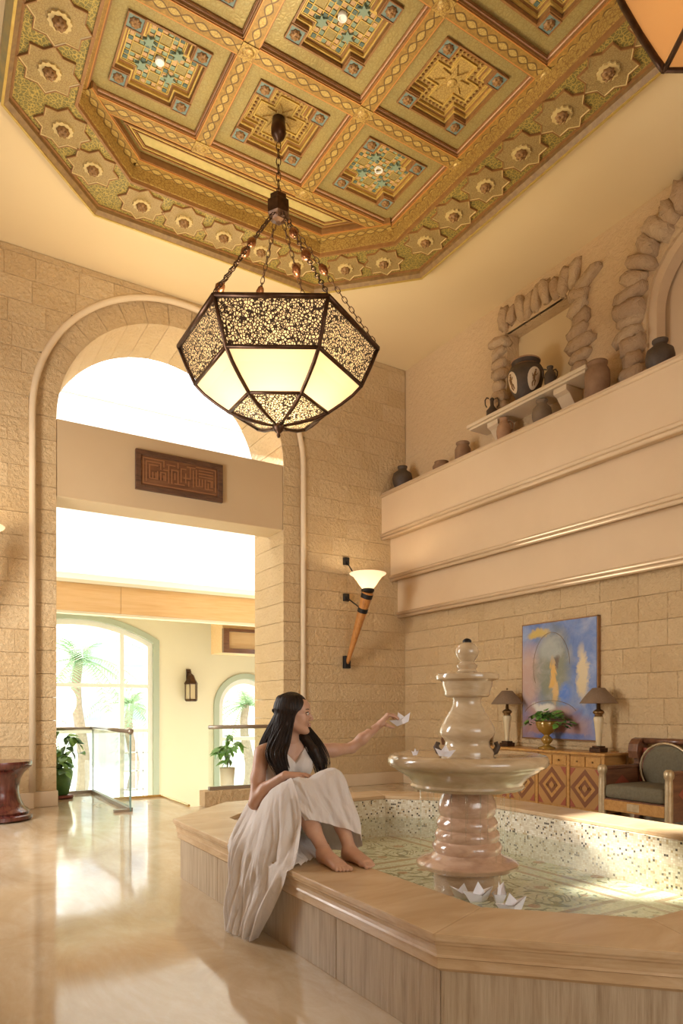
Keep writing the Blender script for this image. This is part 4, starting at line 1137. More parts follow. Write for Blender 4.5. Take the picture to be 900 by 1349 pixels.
for da in (-.78, .72):
    a = PI+YAW*0+math.radians(32)+da; rows = []
    def rad(z): return np.interp(z, [.07,.20,.33,.40,.455], [.13,.20,.235,.232,.20])+.003
    rr = [[(6.81+rad(.24+.135*math.sin(b)*q)*math.cos(a+.42*math.cos(b)*q), 6.44+rad(.24+.135*math.sin(b)*q)*math.sin(a+.42*math.cos(b)*q), 5.30+.24+.135*math.sin(b)*q) for b in [2*PI*i/20 for i in range(20)]] for q in (1.0,.75,.5,.25,.02)]
    MB().grid(rr, closed=True).build('medallion', M['cream_stone'], pv, smooth=True)
    f_ = MB()
    def sp(u, z): return (6.81+(rad(.24+z)+.004)*math.cos(a+u), 6.44+(rad(.24+z)+.004)*math.sin(a+u), 5.54+z)
    for P_, R_ in ((((.02,.075),(.0,.05),(-.04,.02),(-.03,-.02)), (.012,.014,.018,.016)), (((-.03,-.02),(.08,-.035),(.10,-.085)), (.013,.010,.006)), (((-.03,-.03),(-.10,-.06),(-.05,-.095)), (.011,.009,.006)), (((-.03,.04),(-.13,.02),(-.16,.05)), (.008,.006,.005)), (((.0,.04),(.10,.03),(.17,.055)), (.008,.006,.004)), (((.02,.085),(.03,.098)), (.014,.010))):
        f_.tube([sp(*p) for p in P_], list(R_), 6)
    f_.build('painted_figure', M['rosette_brown'], pv)
MB().lathe([(.205,5.30+.452),(.175,5.30+.475)], (6.81,6.44,0), 28, cap=False).lathe([(.188,5.83),(.193,5.845),(.186,5.848)], (6.81,6.44,0), 28, cap=False).build('rim_band', M['red_clay'], pv, smooth=True)
tag(pot('small_jug', 'small dark jug with a handle beside the painted vase on the shelf', 6.80, 6.02, 5.30, jar(.075,.30,.45,.55), 'dark_clay', 2), cat='jug')

# ------------------------------------------------------------------ painting
t = NT('abstract_canvas'); x, y, z = t.sep()
n1 = t.noise(2.2, 5, .6, dist=.8); n2 = t.noise(6, 6, .65, dist=.6)
def blob(cx_, cz_, rx, rz, soft=.5):
    a = t.math('MULTIPLY', t.math('SUBTRACT', t.math('ADD', y, t.math('MULTIPLY', t.math('SUBTRACT', n2, .5), .25)), cx_), 1/rx)
    b = t.math('MULTIPLY', t.math('SUBTRACT', t.math('ADD', z, t.math('MULTIPLY', t.math('SUBTRACT', n1, .5), .25)), cz_), 1/rz)
    d = t.math('ADD', t.math('MULTIPLY', a, a), t.math('MULTIPLY', b, b))
    return t.ramp(d, [(.25, 1.0), (1.0, 0.0)])
c = t.ramp(n1, [(.25, (.06,.11,.29)), (.5, (.14,.21,.42)), (.75, (.30,.36,.50))])
c = t.mix(blob(.48, .05, .28, .55), c, (.46,.30,.24)); c = t.mix(blob(.1, -.62, .75, .30), c, (.34,.17,.15))
c = t.mix(blob(.08, .14, .36, .64), c, (.21,.215,.15)); c = t.mix(blob(.12, .40, .24, .20), c, (.34,.35,.31))
c = t.mix(blob(.06, .0, .07, .34), c, (.62,.36,.09)); c = t.mix(blob(-.40, .05, .10, .42), c, (.60,.48,.28))
c = t.mix(blob(-.12, -.16, .13, .16), c, (.09,.19,.52)); c = t.mix(blob(.12, -.38, .48, .10), c, (.40,.24,.20))
c = t.mix(blob(.22, -.34, .22, .07), c, (.66,.62,.52)); c = t.mix(blob(.32, .62, .22, .07), c, (.52,.36,.09)); c = t.mix(blob(0.0, .22, .05, .10), c, (.14,.10,.07))
c = t.mix(blob(-.05, -.72, .6, .08), c, (.10,.15,.38))
c = t.mix(t.ramp(n2, [(.45, 0.0), (.8, .35)]), c, (.55,.50,.45))
t.set(color=c, rough=.5); t.bump(n2, .006); M['abstract_canvas'] = t.m
pa = thing('abstract_painting', 'tall abstract canvas in blue, grey and rust above the sideboard', 'painting', (6.96, 6.01, 1.62))
MB().box((-.012,0,0), (.05, 1.19, 1.50)).build('canvas', M['abstract_canvas'], pa, local=True, bevel=.004)
fm = MB(); 
for y0_, y1_, z0_, z1_ in ((-.612,-.596,-.765,.765),(.596,.612,-.765,.765),(-.612,.612,-.765,-.751),(-.612,.612,.751,.765)): fm.bx(-.03,.035,y0_,y1_,z0_,z1_)
fm.build('frame', M['red_fillet'], pa, local=True)
ac = MB()
ac.tube([(-.04, .10+.30*math.cos(b), .18+.44*math.sin(b)) for b in [-.5+i*.19 for i in range(20)]], .0025, 4)
ac.tube([(-.04, .12+.44*math.cos(b), -.46+.20*math.sin(b)) for b in [.25+i*.16 for i in range(17)]], .003, 4)
ac.build('brush_line', M['dark_fillet'], pa, local=True)

# ------------------------------------------------------------------ sideboard with its lamps and planter
sb = thing('sideboard', 'honey wood sideboard with diamond inlaid doors under the painting', 'sideboard', (6.74, 6.02, 0))
SX0, SY0, SY1 = 6.55, 5.02, 7.02
MB().bx(SX0+.02, 6.965, SY0+.02, SY1-.02, .06, .715).build('carcass', M['honey_wood'], sb, bevel=.004)
MB().bx(SX0-.02, 6.965, SY0-.02, SY1+.02, .715, .745).build('top', M['honey_wood'], sb, bevel=.006)
MB().bx(SX0+.05, 6.95, SY0+.05, SY1-.05, 0, .07).build('plinth', M['walnut'], sb)
for k in range(5):
    y = SY0+.02+(SY1-SY0-.04)*k/4
    MB().bx(SX0+.002, SX0+.03, y-.022, y+.022, .06, .71).build('stile', M['honey_wood'], sb, bevel=.003)
for k in range(4):
    y0_ = SY0+.045+(SY1-SY0-.04)*k/4; w = (SY1-SY0-.04)/4-.05; yc = y0_+w/2
    for e in range(2):
        ya = y0_+w/2*e+.006
        dr = MB().bx(SX0+.004, SX0+.03, ya, ya+w/2-.012, .575, .695).build('drawer', M['honey_wood'], sb, bevel=.004)
        MB().ball((SX0-.006, ya+w/4-.006, .635), .012, 8).build('knob', M['brass_aged'], dr, smooth=True)
    do = MB().bx(SX0+.006, SX0+.03, y0_+.004, y0_+w-.004, .09, .56).build('door', M['inlay_light'], sb, bevel=.003)
    def dia(s_, x_): return [(yc-w*.5*s_, .325), (yc, .325-.235*s_), (yc+w*.5*s_, .325), (yc, .325+.235*s_)]
    for s_, m_, x_ in ((.96,'inlay_dark',.004),(.66,'honey_wood',.002),(.44,'inlay_dark',.0),(.2,'inlay_light',-.002)):
        MB().prism_axis(dia(s_, 0), SX0+x_, SX0+.02, 0).build('diamond_inlay', M[m_], do)
    for sy in (-1, 1):
        for sz in (-1, 1):
            MB().prism_axis([(yc+sy*w*.48, .325+sz*.23), (yc+sy*w*.30, .325+sz*.23), (yc+sy*w*.48, .325+sz*.13)], SX0+.002, SX0+.02, 0).build('corner_inlay', M['inlay_red'], do)
    for zz, aa in ((.325,-.06),(.325,.06)): MB().tube([(SX0-.003, yc+aa+.018*math.cos(2*PI*i/10), .325+.018*math.sin(2*PI*i/10)) for i in range(10)], .004, 5, closed=True).build('ring_pull', M['brass_aged'], do)
def table_lamp(lab, y):
    r_ = thing('table_lamp', lab, 'table lamp', (6.75, y, .745), group=None); c = (6.75, y, 0)
    MB().box((6.75,y,.77), (.15,.15,.05)).box((6.75,y,.805), (.11,.11,.025)).build('base', M['bronze'], r_, bevel=.006)
    MB().lathe([(.024,.81),(.03,.84),(.036,.95),(.052,1.10),(.058,1.14),(.05,1.16)], c, 16).build('shaft', M['ivory_glass'], r_, smooth=True)
    MB().lathe([(.03,1.15),(.05,1.165),(.04,1.18),(.062,1.20),(.066,1.215),(.05,1.235),(.022,1.25),(.018,1.32),(.012,1.34),(.012,1.50)], c, 16).build('neck', M['brass_aged'], r_, smooth=True)
    MB().lathe([(.215,1.315),(.212,1.32),(.155,1.40),(.07,1.497),(.065,1.497),(.15,1.395),(.205,1.315)], c, 32, cap=False).build('shade', M['shade_fabric'], r_, smooth=True)
    MB().ball((6.75,y,1.52), .014, 8).build('finial', M['brass_aged'], r_, smooth=True)
table_lamp('table lamp with a brown cone shade on the sideboard, left of the painting', 6.72)
table_lamp('brown cone shaded table lamp in front of the right edge of the painting', 5.25)
gv = thing('glass_planter', 'amber glass footed bowl filled with green trailing leaves, between the two table lamps', 'plant', (6.74, 6.02, .745))
MB().lathe([(.11,.747),(.105,.765),(.05,.785),(.03,.80),(.055,.825),(.075,.86),(.055,.895),(.03,.915),(.05,.935),(.095,.965),(.128,1.02),(.14,1.09),(.135,1.095),(.12,1.02),(.08,.975)], (6.74,6.02,0), 28).build('bowl', M['amber_glass'], gv, smooth=True)
def leaf_mesh(name, L, W_, mat, bend=.25, lobe=False):
    m = MB(); rows = []
    for i in range(6):
        s_ = i/5; w = W_*math.sin(PI*min(1, s_*.93+.05))**.8*(1.15-.6*s_); z = -bend*L*s_*s_
        rows.append([(-w, s_*L, z+.12*w), (0, s_*L, z), (w, s_*L, z+.12*w)])
    return m.grid(rows).mesh(name, M[mat], smooth=True, fix=False)
ivy_me = leaf_mesh('leaf', .095, .042, 'leaf_green'); ivy2 = leaf_mesh('leaf', .08, .036, 'leaf_dark')
r = random.Random(3)
for i in range(120):
    a = r.uniform(0, 2*PI); q = .30*math.sqrt(r.random())*(1.0 if abs(math.sin(a)) > .75 else .42)
    z = 1.10+.09*(1-q/.3)+r.uniform(-.02,.05)-.06*(q > .22)
    link_mesh('leaf', ivy_me if i % 3 else ivy2, gv, (q*math.cos(a), q*math.sin(a), z-.745), (r.uniform(-.5,.6), r.uniform(-.5,.5), a-PI/2+r.uniform(-.8,.8)))

# ------------------------------------------------------------------ armchairs
def armchair(lab, yc):
    R = thing('armchair', lab, 'armchair', (6.6, yc, 0)); W_ = .84
    yl, yr = yc+W_/2, yc-W_/2; xf, xb = 6.20, 6.90
    for y in (yl-.035, yr+.035):
        MB().lathe([(.030,0),(.042,.03),(.036,.06),(.040,.10),(.038,.50),(.034,.55),(.046,.57),(.05,.60),(.045,.63),(.03,.65)], (xf+.04,y,0), 14).build('front_post', M['antique_gold'], R, smooth=True)
        MB().box((xb-.04,y,.36), (.07,.07,.72)).build('rear_post', M['walnut'], R, bevel=.006)
        ap = MB().bx(xf+.07, xb-.06, y-.022, y+.022, .13, .60).build('arm_panel', M['walnut'], R, bevel=.004)
        for sgn in (-1, 1):
            MB().prism_axis([(xf+.16,.40),(xf+.34,.28),(xf+.52,.40),(xf+.34,.53)], y+sgn*.020-.004, y+sgn*.020+.004, 1).build('diamond_inlay', M['inlay_red'], ap)
        MB().bx(xf+.05, xb-.02, y-.035, y+.035, .60, .635).build('arm_rest', M['walnut'], R, bevel=.008)
    MB().bx(xf+.02, xf+.06, yr+.07, yl-.07, .17, .285).build('apron', M['honey_wood'], R, bevel=.004)
    MB().bx(xf+.016, xf+.03, yc-.07, yc+.07, .19, .27).build('apron_plaque', M['antique_gold'], R, bevel=.003)
    MB().bx(xf+.03, xb, yr+.06, yl-.06, .27, .30).build('seat_board', M['walnut'], R)
    cu = MB().box((xf+.345, yc, .375), (.66, W_-.15, .15)).build('seat_cushion', M['olive_fabric'], R, bevel=.05, smooth=True)
    # back: upright frame, curved top rail, oval padded back
    MB().bx(xb-.06, xb-.02, yr+.04, yl-.04, .30, .82).build('back_panel', M['inlay_red'], R)
    pr = [(xb-.14,.70),(xb-.155,.78),(xb-.14,.86),(xb-.09,.915),(xb-.03,.93),(xb+.03,.90),(xb+.04,.84),(xb+.0,.80),(xb-.03,.72)]
    for y0_, y1_ in ((yr-.02, yr+.10), (yl-.10, yl+.02)):
        MB().prism_axis(pr, y0_, y1_, 1).build('scroll_end', M['walnut'], R, bevel=.008)
    MB().tube([(xb-.02, yr+.09, .895), (xb-.02, yl-.09, .895)], .035, 10).build('top_rail', M['walnut'], R, smooth=True)
    ov = MB().ball((0,0,0), 1.0, 28, (.06,.30,.285)).build('back_cushion', M['olive_fabric'], R, smooth=True, local=True, loc=(xb-.085-6.6, 0, .58), rot=(0,-.10,0))
    MB().tube([(xb-.10-.03*math.sin(b), yc+.315*math.cos(b), .58+.30*math.sin(b)) for b in [2*PI*i/28 for i in range(28)]], .014, 6, closed=True).build('cushion_frame', M['antique_gold'], R, smooth=True)
    return R
armchair('carved armchair with olive upholstery at the right end of the sideboard', 4.42)
armchair('carved armchair left of the sideboard, only its gold post showing behind the basin', 7.66)

# ------------------------------------------------------------------ mahogany pedestal and plants
tag(MB().lathe([(.30,0),(.335,.02),(.335,.06),(.30,.08),(.31,.10),(.285,.125),(.25,.15),(.235,.18),(.21,.24),(.195,.31),(.195,.38),(.21,.46),(.245,.53),(.29,.575),(.325,.60),(.33,.625),(.335,.64),(.33,.665),(.10,.668)], (.74,8.55,0), 40).build('wooden_pedestal', M['mahogany'], auto=55), 'dark polished mahogany pedestal with a narrow waist by the left wall', 'pedestal')
def plant(name, lab, X, Y, z, potprof, potmat, n, leafme, top, spread, drop, seed, saucer=True):
    R = thing(name, lab, 'plant', (X, Y, z)); r = random.Random(seed)
    H = potprof[-1][1]
    MB().lathe([(q, z+h) for q, h in potprof], (X,Y,0), 28).build('pot', M[potmat], R, smooth=True)
    if saucer: MB().lathe([(.10,z),(.15,z+.005),(.155,z+.04),(.14,z+.045)], (X,Y,0), 24).build('saucer', M['terracotta_red'], R, smooth=True)
    base = Vector((0,0,H)); k = 0
    for s_ in range(max(4, n//9)):
        a = 2*PI*s_/max(4, n//9)+r.uniform(-.3,.3); q = spread*r.uniform(.5,1.0); h = top*r.uniform(.4,1.0)
        dr = drop if r.random() < .55 else .1
        P = []
        for i in range(8):
            u = i/7; P.append(base+Vector((math.cos(a)*q*u, math.sin(a)*q*u, h*math.sin(u*PI*.62)*1.05-dr*u*u)))
        MB().tube(P, [.006*(1-.6*i/7) for i in range(8)], 5).build('stem', M['leaf_dark'], R, local=True)
        for i in range(1, 8):
            for e in range(2 if i > 2 else 1):
                if k >= n: break
                k += 1; p = P[i]
                link_mesh('leaf', leafme[k % len(leafme)], R, p, (r.uniform(-.9,.3), r.uniform(-.5,.5), a-PI/2+r.uniform(-1.4,1.4)), (r.uniform(.8,1.2),)*3)
    return R
pl = leaf_mesh('leaf', .155, .066, 'leaf_green', .35); pl2 = leaf_mesh('leaf', .14, .058, 'leaf_dark', .35)
plant('trailing_pothos', 'trailing green plant in a tall striped pot beside the left jamb of the arch', 1.66, 10.22, 0, [(.075,.045),(.09,.06),(.12,.18),(.145,.30),(.15,.37),(.135,.40),(.14,.415),(.12,.41)], 'leaf_dark', 96, [pl, pl, pl2], .62, .32, .36, 11)
pl3 = leaf_mesh('leaf', .14, .04, 'leaf_green', .3)
pt = plant('potted_plant', 'leafy plant in a tall tapering cream planter behind the right glass balustrade', 3.86, 9.55, -1.6, [(.13,0),(.13,.05),(.095,1.5),(.10,1.80),(.115,1.98),(.10,1.98)], 'cream_stone', 70, [pl3], .55, .24, .12, 21, saucer=False)

# ------------------------------------------------------------------ seated woman: body as one surface from a distance field
def surface_net(D, org, h):
    nx, ny, nz = D.shape; S = D < 0
    cnt = np.zeros((nx-1, ny-1, nz-1), np.int8)
    corners = [(i,j,k) for i in (0,1) for j in (0,1) for k in (0,1)]
    for i,j,k in corners: cnt += S[i:nx-1+i, j:ny-1+j, k:nz-1+k]
    act = np.argwhere((cnt > 0) & (cnt < 8))
    idx = -np.ones((nx-1, ny-1, nz-1), np.int32); idx[tuple(act.T)] = np.arange(len(act))
    acc = np.zeros((len(act), 3)); w = np.zeros(len(act))
    vals = {c: D[act[:,0]+c[0], act[:,1]+c[1], act[:,2]+c[2]] for c in corners}
    for a in corners:
        for ax in range(3):
            if a[ax]: continue
            b = list(a); b[ax] = 1; b = tuple(b)
            va, vb = vals[a], vals[b]; cr = (va < 0) != (vb < 0)
            t = np.where(cr, va/np.where(cr, va-vb, 1), 0)
            p = np.array(a, float)[None,:].repeat(len(act), 0); p[:,ax] += t
            acc[cr] += p[cr]; w[cr] += 1
    V = (act + acc/np.maximum(w, 1)[:,None])*h + np.array(org)
    F = []
    for ax in range(3):
        u, v = (ax+1)%3, (ax+2)%3
        sl0 = [slice(1, None)]*3; sl1 = [slice(1, None)]*3
        s0 = [slice(None)]*3; s0[ax] = slice(0, -1); s1 = [slice(None)]*3; s1[ax] = slice(1, None)
        cr = np.argwhere(S[tuple(s0)] != S[tuple(s1)])
        ok = (cr[:,u] > 0) & (cr[:,v] > 0) & (cr[:,u] < D.shape[u]-1) & (cr[:,v] < D.shape[v]-1); cr = cr[ok]
        sgn = S[tuple(s0)][tuple(cr.T)]
        def cell(du, dv): c = cr.copy(); c[:,u] -= du; c[:,v] -= dv; return idx[tuple(c.T)]
        q = np.stack([cell(1,1), cell(0,1), cell(0,0), cell(1,0)], 1)
        q[~sgn] = q[~sgn][:, ::-1]
        F.append(q)
    F = np.concatenate(F); F = F[(F >= 0).all(1)]
    return V, F
class Field:
    def __init__(s, lo, hi, h):
        s.h = h; s.lo = np.array(lo, float); n = np.ceil((np.array(hi)-s.lo)/h).astype(int)+1
        s.D = np.full(n, 1.0, np.float32); s.n = n
    def loc(s, lo, hi, pad):
        a = np.clip(((np.array(lo)-pad-s.lo)/s.h).astype(int), 0, s.n); b = np.clip(((np.array(hi)+pad-s.lo)/s.h).astype(int)+2, 0, s.n)
        if (b <= a).any(): return None, None
        ax = [s.lo[i]+s.h*np.arange(a[i], b[i]) for i in range(3)]
        return tuple(slice(a[i], b[i]) for i in range(3)), np.meshgrid(*ax, indexing='ij')
    def put(s, sl, d, k, sub=False):
        A = s.D[sl]; d = d.astype(np.float32)
        if sub:
            d = -d; hh = np.clip(k-np.abs(A-d), 0, None)/max(k, 1e-6); s.D[sl] = np.maximum(A, d)+hh*hh*k*.25
        else:
            hh = np.clip(k-np.abs(A-d), 0, None)/max(k, 1e-6); s.D[sl] = np.minimum(A, d)-hh*hh*k*.25
    def cone(s, a, b, ra, rb, k=.02, sq=None):
        a, b = np.array(a, float), np.array(b, float); r = max(ra, rb)
        sl, G = s.loc(np.minimum(a,b)-r, np.maximum(a,b)+r, k+.03)
        if sl is None: return
        d = b-a; L = d@d
        t = np.clip(sum((G[i]-a[i])*d[i] for i in range(3))/max(L, 1e-12), 0, 1)
        q = np.sqrt(sum((G[i]-a[i]-t*d[i])**2 for i in range(3)))
        s.put(sl, q-(ra+(rb-ra)*t), k)
    def chain(s, P, R, k=.02):
        for i in range(len(P)-1): s.cone(P[i], P[i+1], R[i], R[i+1], k)
    def ell(s, c, r, M_=None, k=.02, sub=False):
        c = np.array(c, float); r = np.array(r, float); m = r.max()
        sl, G = s.loc(c-m, c+m, k+.03)
        if sl is None: return
        P = [G[i]-c[i] for i in range(3)]
        if M_ is not None:
            m3 = np.array(M_); P = [sum(m3[j][i]*P[j] for j in range(3)) for i in range(3)]
        k0 = np.sqrt(sum((P[i]/r[i])**2 for i in range(3))); k1 = np.sqrt(sum((P[i]/r[i]**2)**2 for i in range(3)))
        s.put(sl, k0*(k0-1)/np.maximum(k1, 1e-6), k, sub)
    def mesh(s): return surface_net(s.D, s.lo, s.h)
BV, BF = [], []
def collect(f, keep=None):
    V, F = f.mesh(); 
    if keep is not None:
        ok = keep(V)[F].all(1); F = F[ok]
    o = sum(len(v) for v in BV); BV.append(V); BF.append(F+o)
# joints
NECK = (1.925,3.758,1.04); HC3 = np.array((1.933,3.70,1.215))
FW = np.array((.79,-.613,-.03)); FW /= np.linalg.norm(FW); RT = np.cross(FW, (0,0,1)); RT /= np.linalg.norm(RT); UPV = np.cross(RT, FW)
HM = np.stack([FW, RT, UPV], 1)          # columns: face forward, her right, up
def hd(f, r, u): return HC3 + HM @ np.array((f, r, u))
SHR, ELR, WRR = (1.752,3.785,.985), (1.662,3.690,.695), (1.770,3.505,.872)
SHL, ELL, WRL = (2.078,3.700,.995), (2.335,3.690,1.0), (2.490,3.592,1.152)
HPR, KNR, ANR = (1.765,3.75,.535), (1.75,3.37,.80), (1.80,3.115,.505)
HPL, KNL, ANL = (1.935,3.75,.535), (1.955,3.33,.84), (1.94,3.085,.505)
def torso(f):
    f.ell((1.912,3.765,.90), (.135,.088,.16), None, .05)
    f.ell((1.885,3.775,.72), (.112,.085,.17), None, .06)
    f.ell((1.85,3.775,.565), (.160,.115,.115), None, .06)
    f.cone((1.80,3.785,1.0), (2.035,3.725,1.005), .046, .046, .05)
    f.cone((1.90,3.775,1.0), NECK, .07, .053, .05)
    f.ell((1.855,3.69,.905), (.052,.045,.055), None, .03); f.ell((1.975,3.675,.905), (.052,.045,.055), None, .03)
def limb_prims(f):
    f.chain([SHR, (1.705,3.735,.84), ELR], [.047,.040,.034], .03)
    f.chain([ELR, (1.715,3.648,.785), WRR], [.034,.036,.023], .02)
    f.chain([SHL, (2.20,3.69,.99), ELL], [.047,.040,.033], .03)
    f.chain([ELL, (2.395,3.652,1.06), WRL], [.033,.035,.022], .02)
    for hp, kn, an, sx in ((HPR,KNR,ANR,-1),(HPL,KNL,ANL,1)):
        hp, kn, an = map(np.array, (hp, kn, an))
        f.chain([hp, hp+(kn-hp)*.5+np.array((0,.0,.01)), kn], [.090,.074,.055], .04)
        f.chain([kn, kn+(an-kn)*.3+np.array((0,.025,.0)), kn+(an-kn)*.65, an], [.054,.055,.041,.033], .03)
f = Field((1.50,2.95,.42), (2.56,3.95,1.12), .0055); torso(f); limb_prims(f)
collect(f)
# head and neck
f = Field(HC3-np.array((.16,.16,.20)), HC3+np.array((.16,.16,.16)), .0026)
f.cone(NECK, hd(-.025,0,-.06), .054, .050, .02); f.cone((1.90,3.775,1.0), NECK, .07, .053, .05)
E_ = lambda c, r, k=.02, sub=False: f.ell(hd(*c), r, HM, k, sub)
E_((-.012,0,.030), (.096,.074,.086)); E_((.028,0,-.030), (.060,.058,.082), .03); E_((.045,0,.045), (.048,.056,.050), .02)
for s_ in (-1, 1):
    f.cone(hd(.0,s_*.048,-.050), hd(.062,s_*.014,-.096), .020, .014, .03)
    E_((.052,s_*.036,-.028), (.028,.024,.026), .02)
    f.cone(hd(.083,s_*.012,.027), hd(.066,s_*.046,.024), .008, .007, .012)
    E_((.098,s_*.031,.010), (.016,.016,.010), .012, True); E_((.079,s_*.031,.009), (.0125,.014,.0125), None or .004)
    E_((.095,s_*.010,-.029), (.009,.007,.007), .006)
    E_((-.012,s_*.077,-.002), (.017,.008,.030), .006)
f.cone(hd(.086,0,.016), hd(.107,0,-.022), .0075, .0095, .012)
E_((.076,0,-.098), (.016,.017,.014), .02)
E_((.092,0,-.054), (.010,.022,.0065), .005); E_((.091,0,-.0655), (.010,.018,.0065), .005); E_((.104,0,-.0597), (.008,.022,.0016), .002, True)
collect(f, lambda V: V[:,2] > 1.035)
# hands: palm from four metacarpals, each finger three joints
def hand(f, W_, fd, sd, nd, curl, thumb, spread=.010, scale=1.0):
    """fd finger direction, sd towards the thumb, nd out of the back of the hand"""
    W_, fd, sd, nd = map(lambda v: np.array(v, float), (W_, fd, sd, nd)); fd /= np.linalg.norm(fd); sd -= fd*(sd@fd); sd /= np.linalg.norm(sd); nd = np.cross(fd, sd)*(1 if np.cross(fd, sd)@nd > 0 else -1)
    for q, (off, L, kl) in enumerate(((.027,.070,.084),(.009,.078,.088),(-.009,.073,.084),(-.026,.058,.076))):
        kn = W_+fd*kl*scale*.92+sd*off*scale+nd*(.004-.004*abs(q-1.3))
        f.cone(W_+sd*off*.55, kn, .0165, .0105, .012)
        d = fd+sd*(off*spread*20); d /= np.linalg.norm(d); a = curl[q][0]; p = kn; rr = (.0088,.0080,.0072,.0062)
        for j, (frac, ca) in enumerate(zip((.46,.30,.24), curl[q])):
            a = sum(curl[q][:j+1]); v = d*math.cos(a)-nd*math.sin(a); p2 = p+v*L*frac*scale*1.02
            f.cone(p, p2, rr[j], rr[j+1], .0035); p = p2
    for j in range(len(thumb)-1):
        a_, b_ = thumb[j], thumb[j+1]
        f.cone(W_+fd*a_[0]+sd*a_[1]+nd*a_[2], W_+fd*b_[0]+sd*b_[1]+nd*b_[2], (.015,.0115,.0095,.007)[j], (.0115,.0095,.0075,.007)[j], .006 if j else .012)
fdR = np.array((.71,-.69,.04))
f = Field((1.68,3.30,.76), (1.96,3.66,.97), .0022)
f.cone((1.715,3.648,.785), WRR, .036, .023, .02)
hand(f, WRR, fdR, (.75,.55,.1), (0,0,1), [(.06,.24,.20),(.06,.26,.22),(.08,.30,.22),(.12,.32,.22)], [(.012,.012,-.006),(.040,.038,-.014),(.066,.046,-.020),(.088,.044,-.024)])
collect(f, lambda V: V[:,1] < 3.585)
LA = np.array((.8526,-.5225,0.0)); ZA = np.array((0,0,1.0)); DA = np.array((.5225,.8526,0.0))
f = Field(np.array(WRL)-np.array((.06,.12,.06)), np.array(WRL)+np.array((.18,.08,.13)), .0022)
f.cone((2.395,3.652,1.06), WRL, .035, .022, .02)
hand(f, WRL, LA*.62+ZA*.78, -DA*.95+LA*.2, LA*-.78+ZA*.62, [(1.05,.42,.10),(1.00,.48,.14),(.95,.60,.25),(.85,.75,.35)], [(.010,.012,-.004),(.022,.024,-.030),(.030,.018,-.058),(.040,.008,-.082)])
collect(f, lambda V: (V-np.array(WRL))@(LA*.72+ZA*.69) > -.055)
# feet resting on the rim
def foot(an, toe, sx):
    an = np.array(an); toe = np.array((*toe, .449)); f = Field(np.minimum(an, toe)-np.array((.07,.07,.07)), np.maximum(an, toe)+np.array((.07,.09,.06)), .0026)
    d = toe-np.array((an[0], an[1], .449)); L = np.linalg.norm(d); d /= L; s_ = np.array((-d[1], d[0], 0)); s_ = s_ if s_[0]*sx > 0 else -s_     # towards the little toe
    f.cone(an+np.array((0,.03,.05)), an, .036, .034, .02)
    f.ell(an-d*.022+np.array((0,0,-.036)), (.030,.036,.034), None, .025)
    ball = toe-d*.045
    for off, r0, z in ((-.026,.026,.0),(-.008,.025,.004),(.010,.022,.0),(.026,.018,-.003)):
        f.cone(an+np.array((0,0,-.016))+s_*off*.4, ball+s_*off+np.array((0,0,.004+z)), .026, .0165, .025)
    f.cone(an+np.array((0,0,-.045)), ball+s_*.012, .022, .015, .02)
    for off, r0, l in ((-.034,.0135,.046),(-.015,.0098,.046),(.001,.0095,.040),(.016,.0090,.033),(.030,.0085,.024)):
        b = ball+s_*off*.95+np.array((0,0,-.001)); e = b+d*l+s_*off*.12
        mid = b+d*l*.55+np.array((0,0,.004)); f.cone(b, mid, r0*1.0, r0*.92, .005); f.cone(mid, np.array((e[0], e[1], .435+r0*.85)), r0*.92, r0*.88, .003)
    top = an[2]+.035
    collect(f, lambda V: (V[:,2] < top+.001) & (V[:,2] > .4345-.02))
foot(ANR, (1.797,2.905), -1); foot(ANL, (1.962,2.905), 1)
V = np.concatenate(BV); F = np.concatenate(BF)
V[:,2] = np.where(V[:,2] < .4362, .4362, V[:,2])
me = bpy.data.meshes.new('person'); me.from_pydata(V.tolist(), [], F.tolist()); me.materials.append(M['skin'])
me.polygons.foreach_set('use_smooth', [True]*len(me.polygons)); me.update()
woman = bpy.data.objects.new('person', me); col.objects.link(woman)
tag(woman, 'barefoot woman in a white dress on the pool rim holding out a paper boat', 'person')
# face details
em = MB(); ed = MB(); br_ = MB(); lp_ = MB()
for s_ in (-1, 1):
    e = MB().ball(hd(.0800,s_*.031,.0092), .0131, 14).build('eye', M['eye_white'], woman, smooth=True)
    MB().ball(hd(.0868,s_*.0318,.0085), .0078, 12).build('iris', M['eye_dark'], e, smooth=True)
    MB().tube([hd(.0885-.011*abs(q)**1.5-.004*(q > .5), s_*(.031+.0165*q), .0185-.006*q*q) for q in (-1,-.5,0,.5,1)], [.0016,.0030,.0036,.0036,.0022], 6).build('eyelash', M['eye_dark'], woman, smooth=True)
    MB().tube([hd(.0885-.010*abs(q)**1.5, s_*(.031+.0155*q), .0005+.004*q*q) for q in (-1,-.5,0,.5,1)], [.0008,.0014,.0016,.0016,.001], 5).build('eyelash', M['eye_dark'], woman, smooth=True)
    MB().tube([hd(.0895-.003*q-.020*max(0,q-.25)**1.4, s_*(.012+.037*q), .0310+.006*math.sin(q*2.6)) for q in (0,.25,.5,.75,1)], [.0026,.0040,.0042,.0034,.0016], 6).build('eyebrow', M['hair'], woman, smooth=True)
lp_.ball(hd(.0926,0,-.0545), 1.0, 14, (.0098,.0195,.0050), Matrix(HM.tolist())); lp_.ball(hd(.0918,0,-.0648), 1.0, 14, (.0098,.0165,.0052), Matrix(HM.tolist()))
lp_.build('lips', M['lip'], woman, smooth=True)

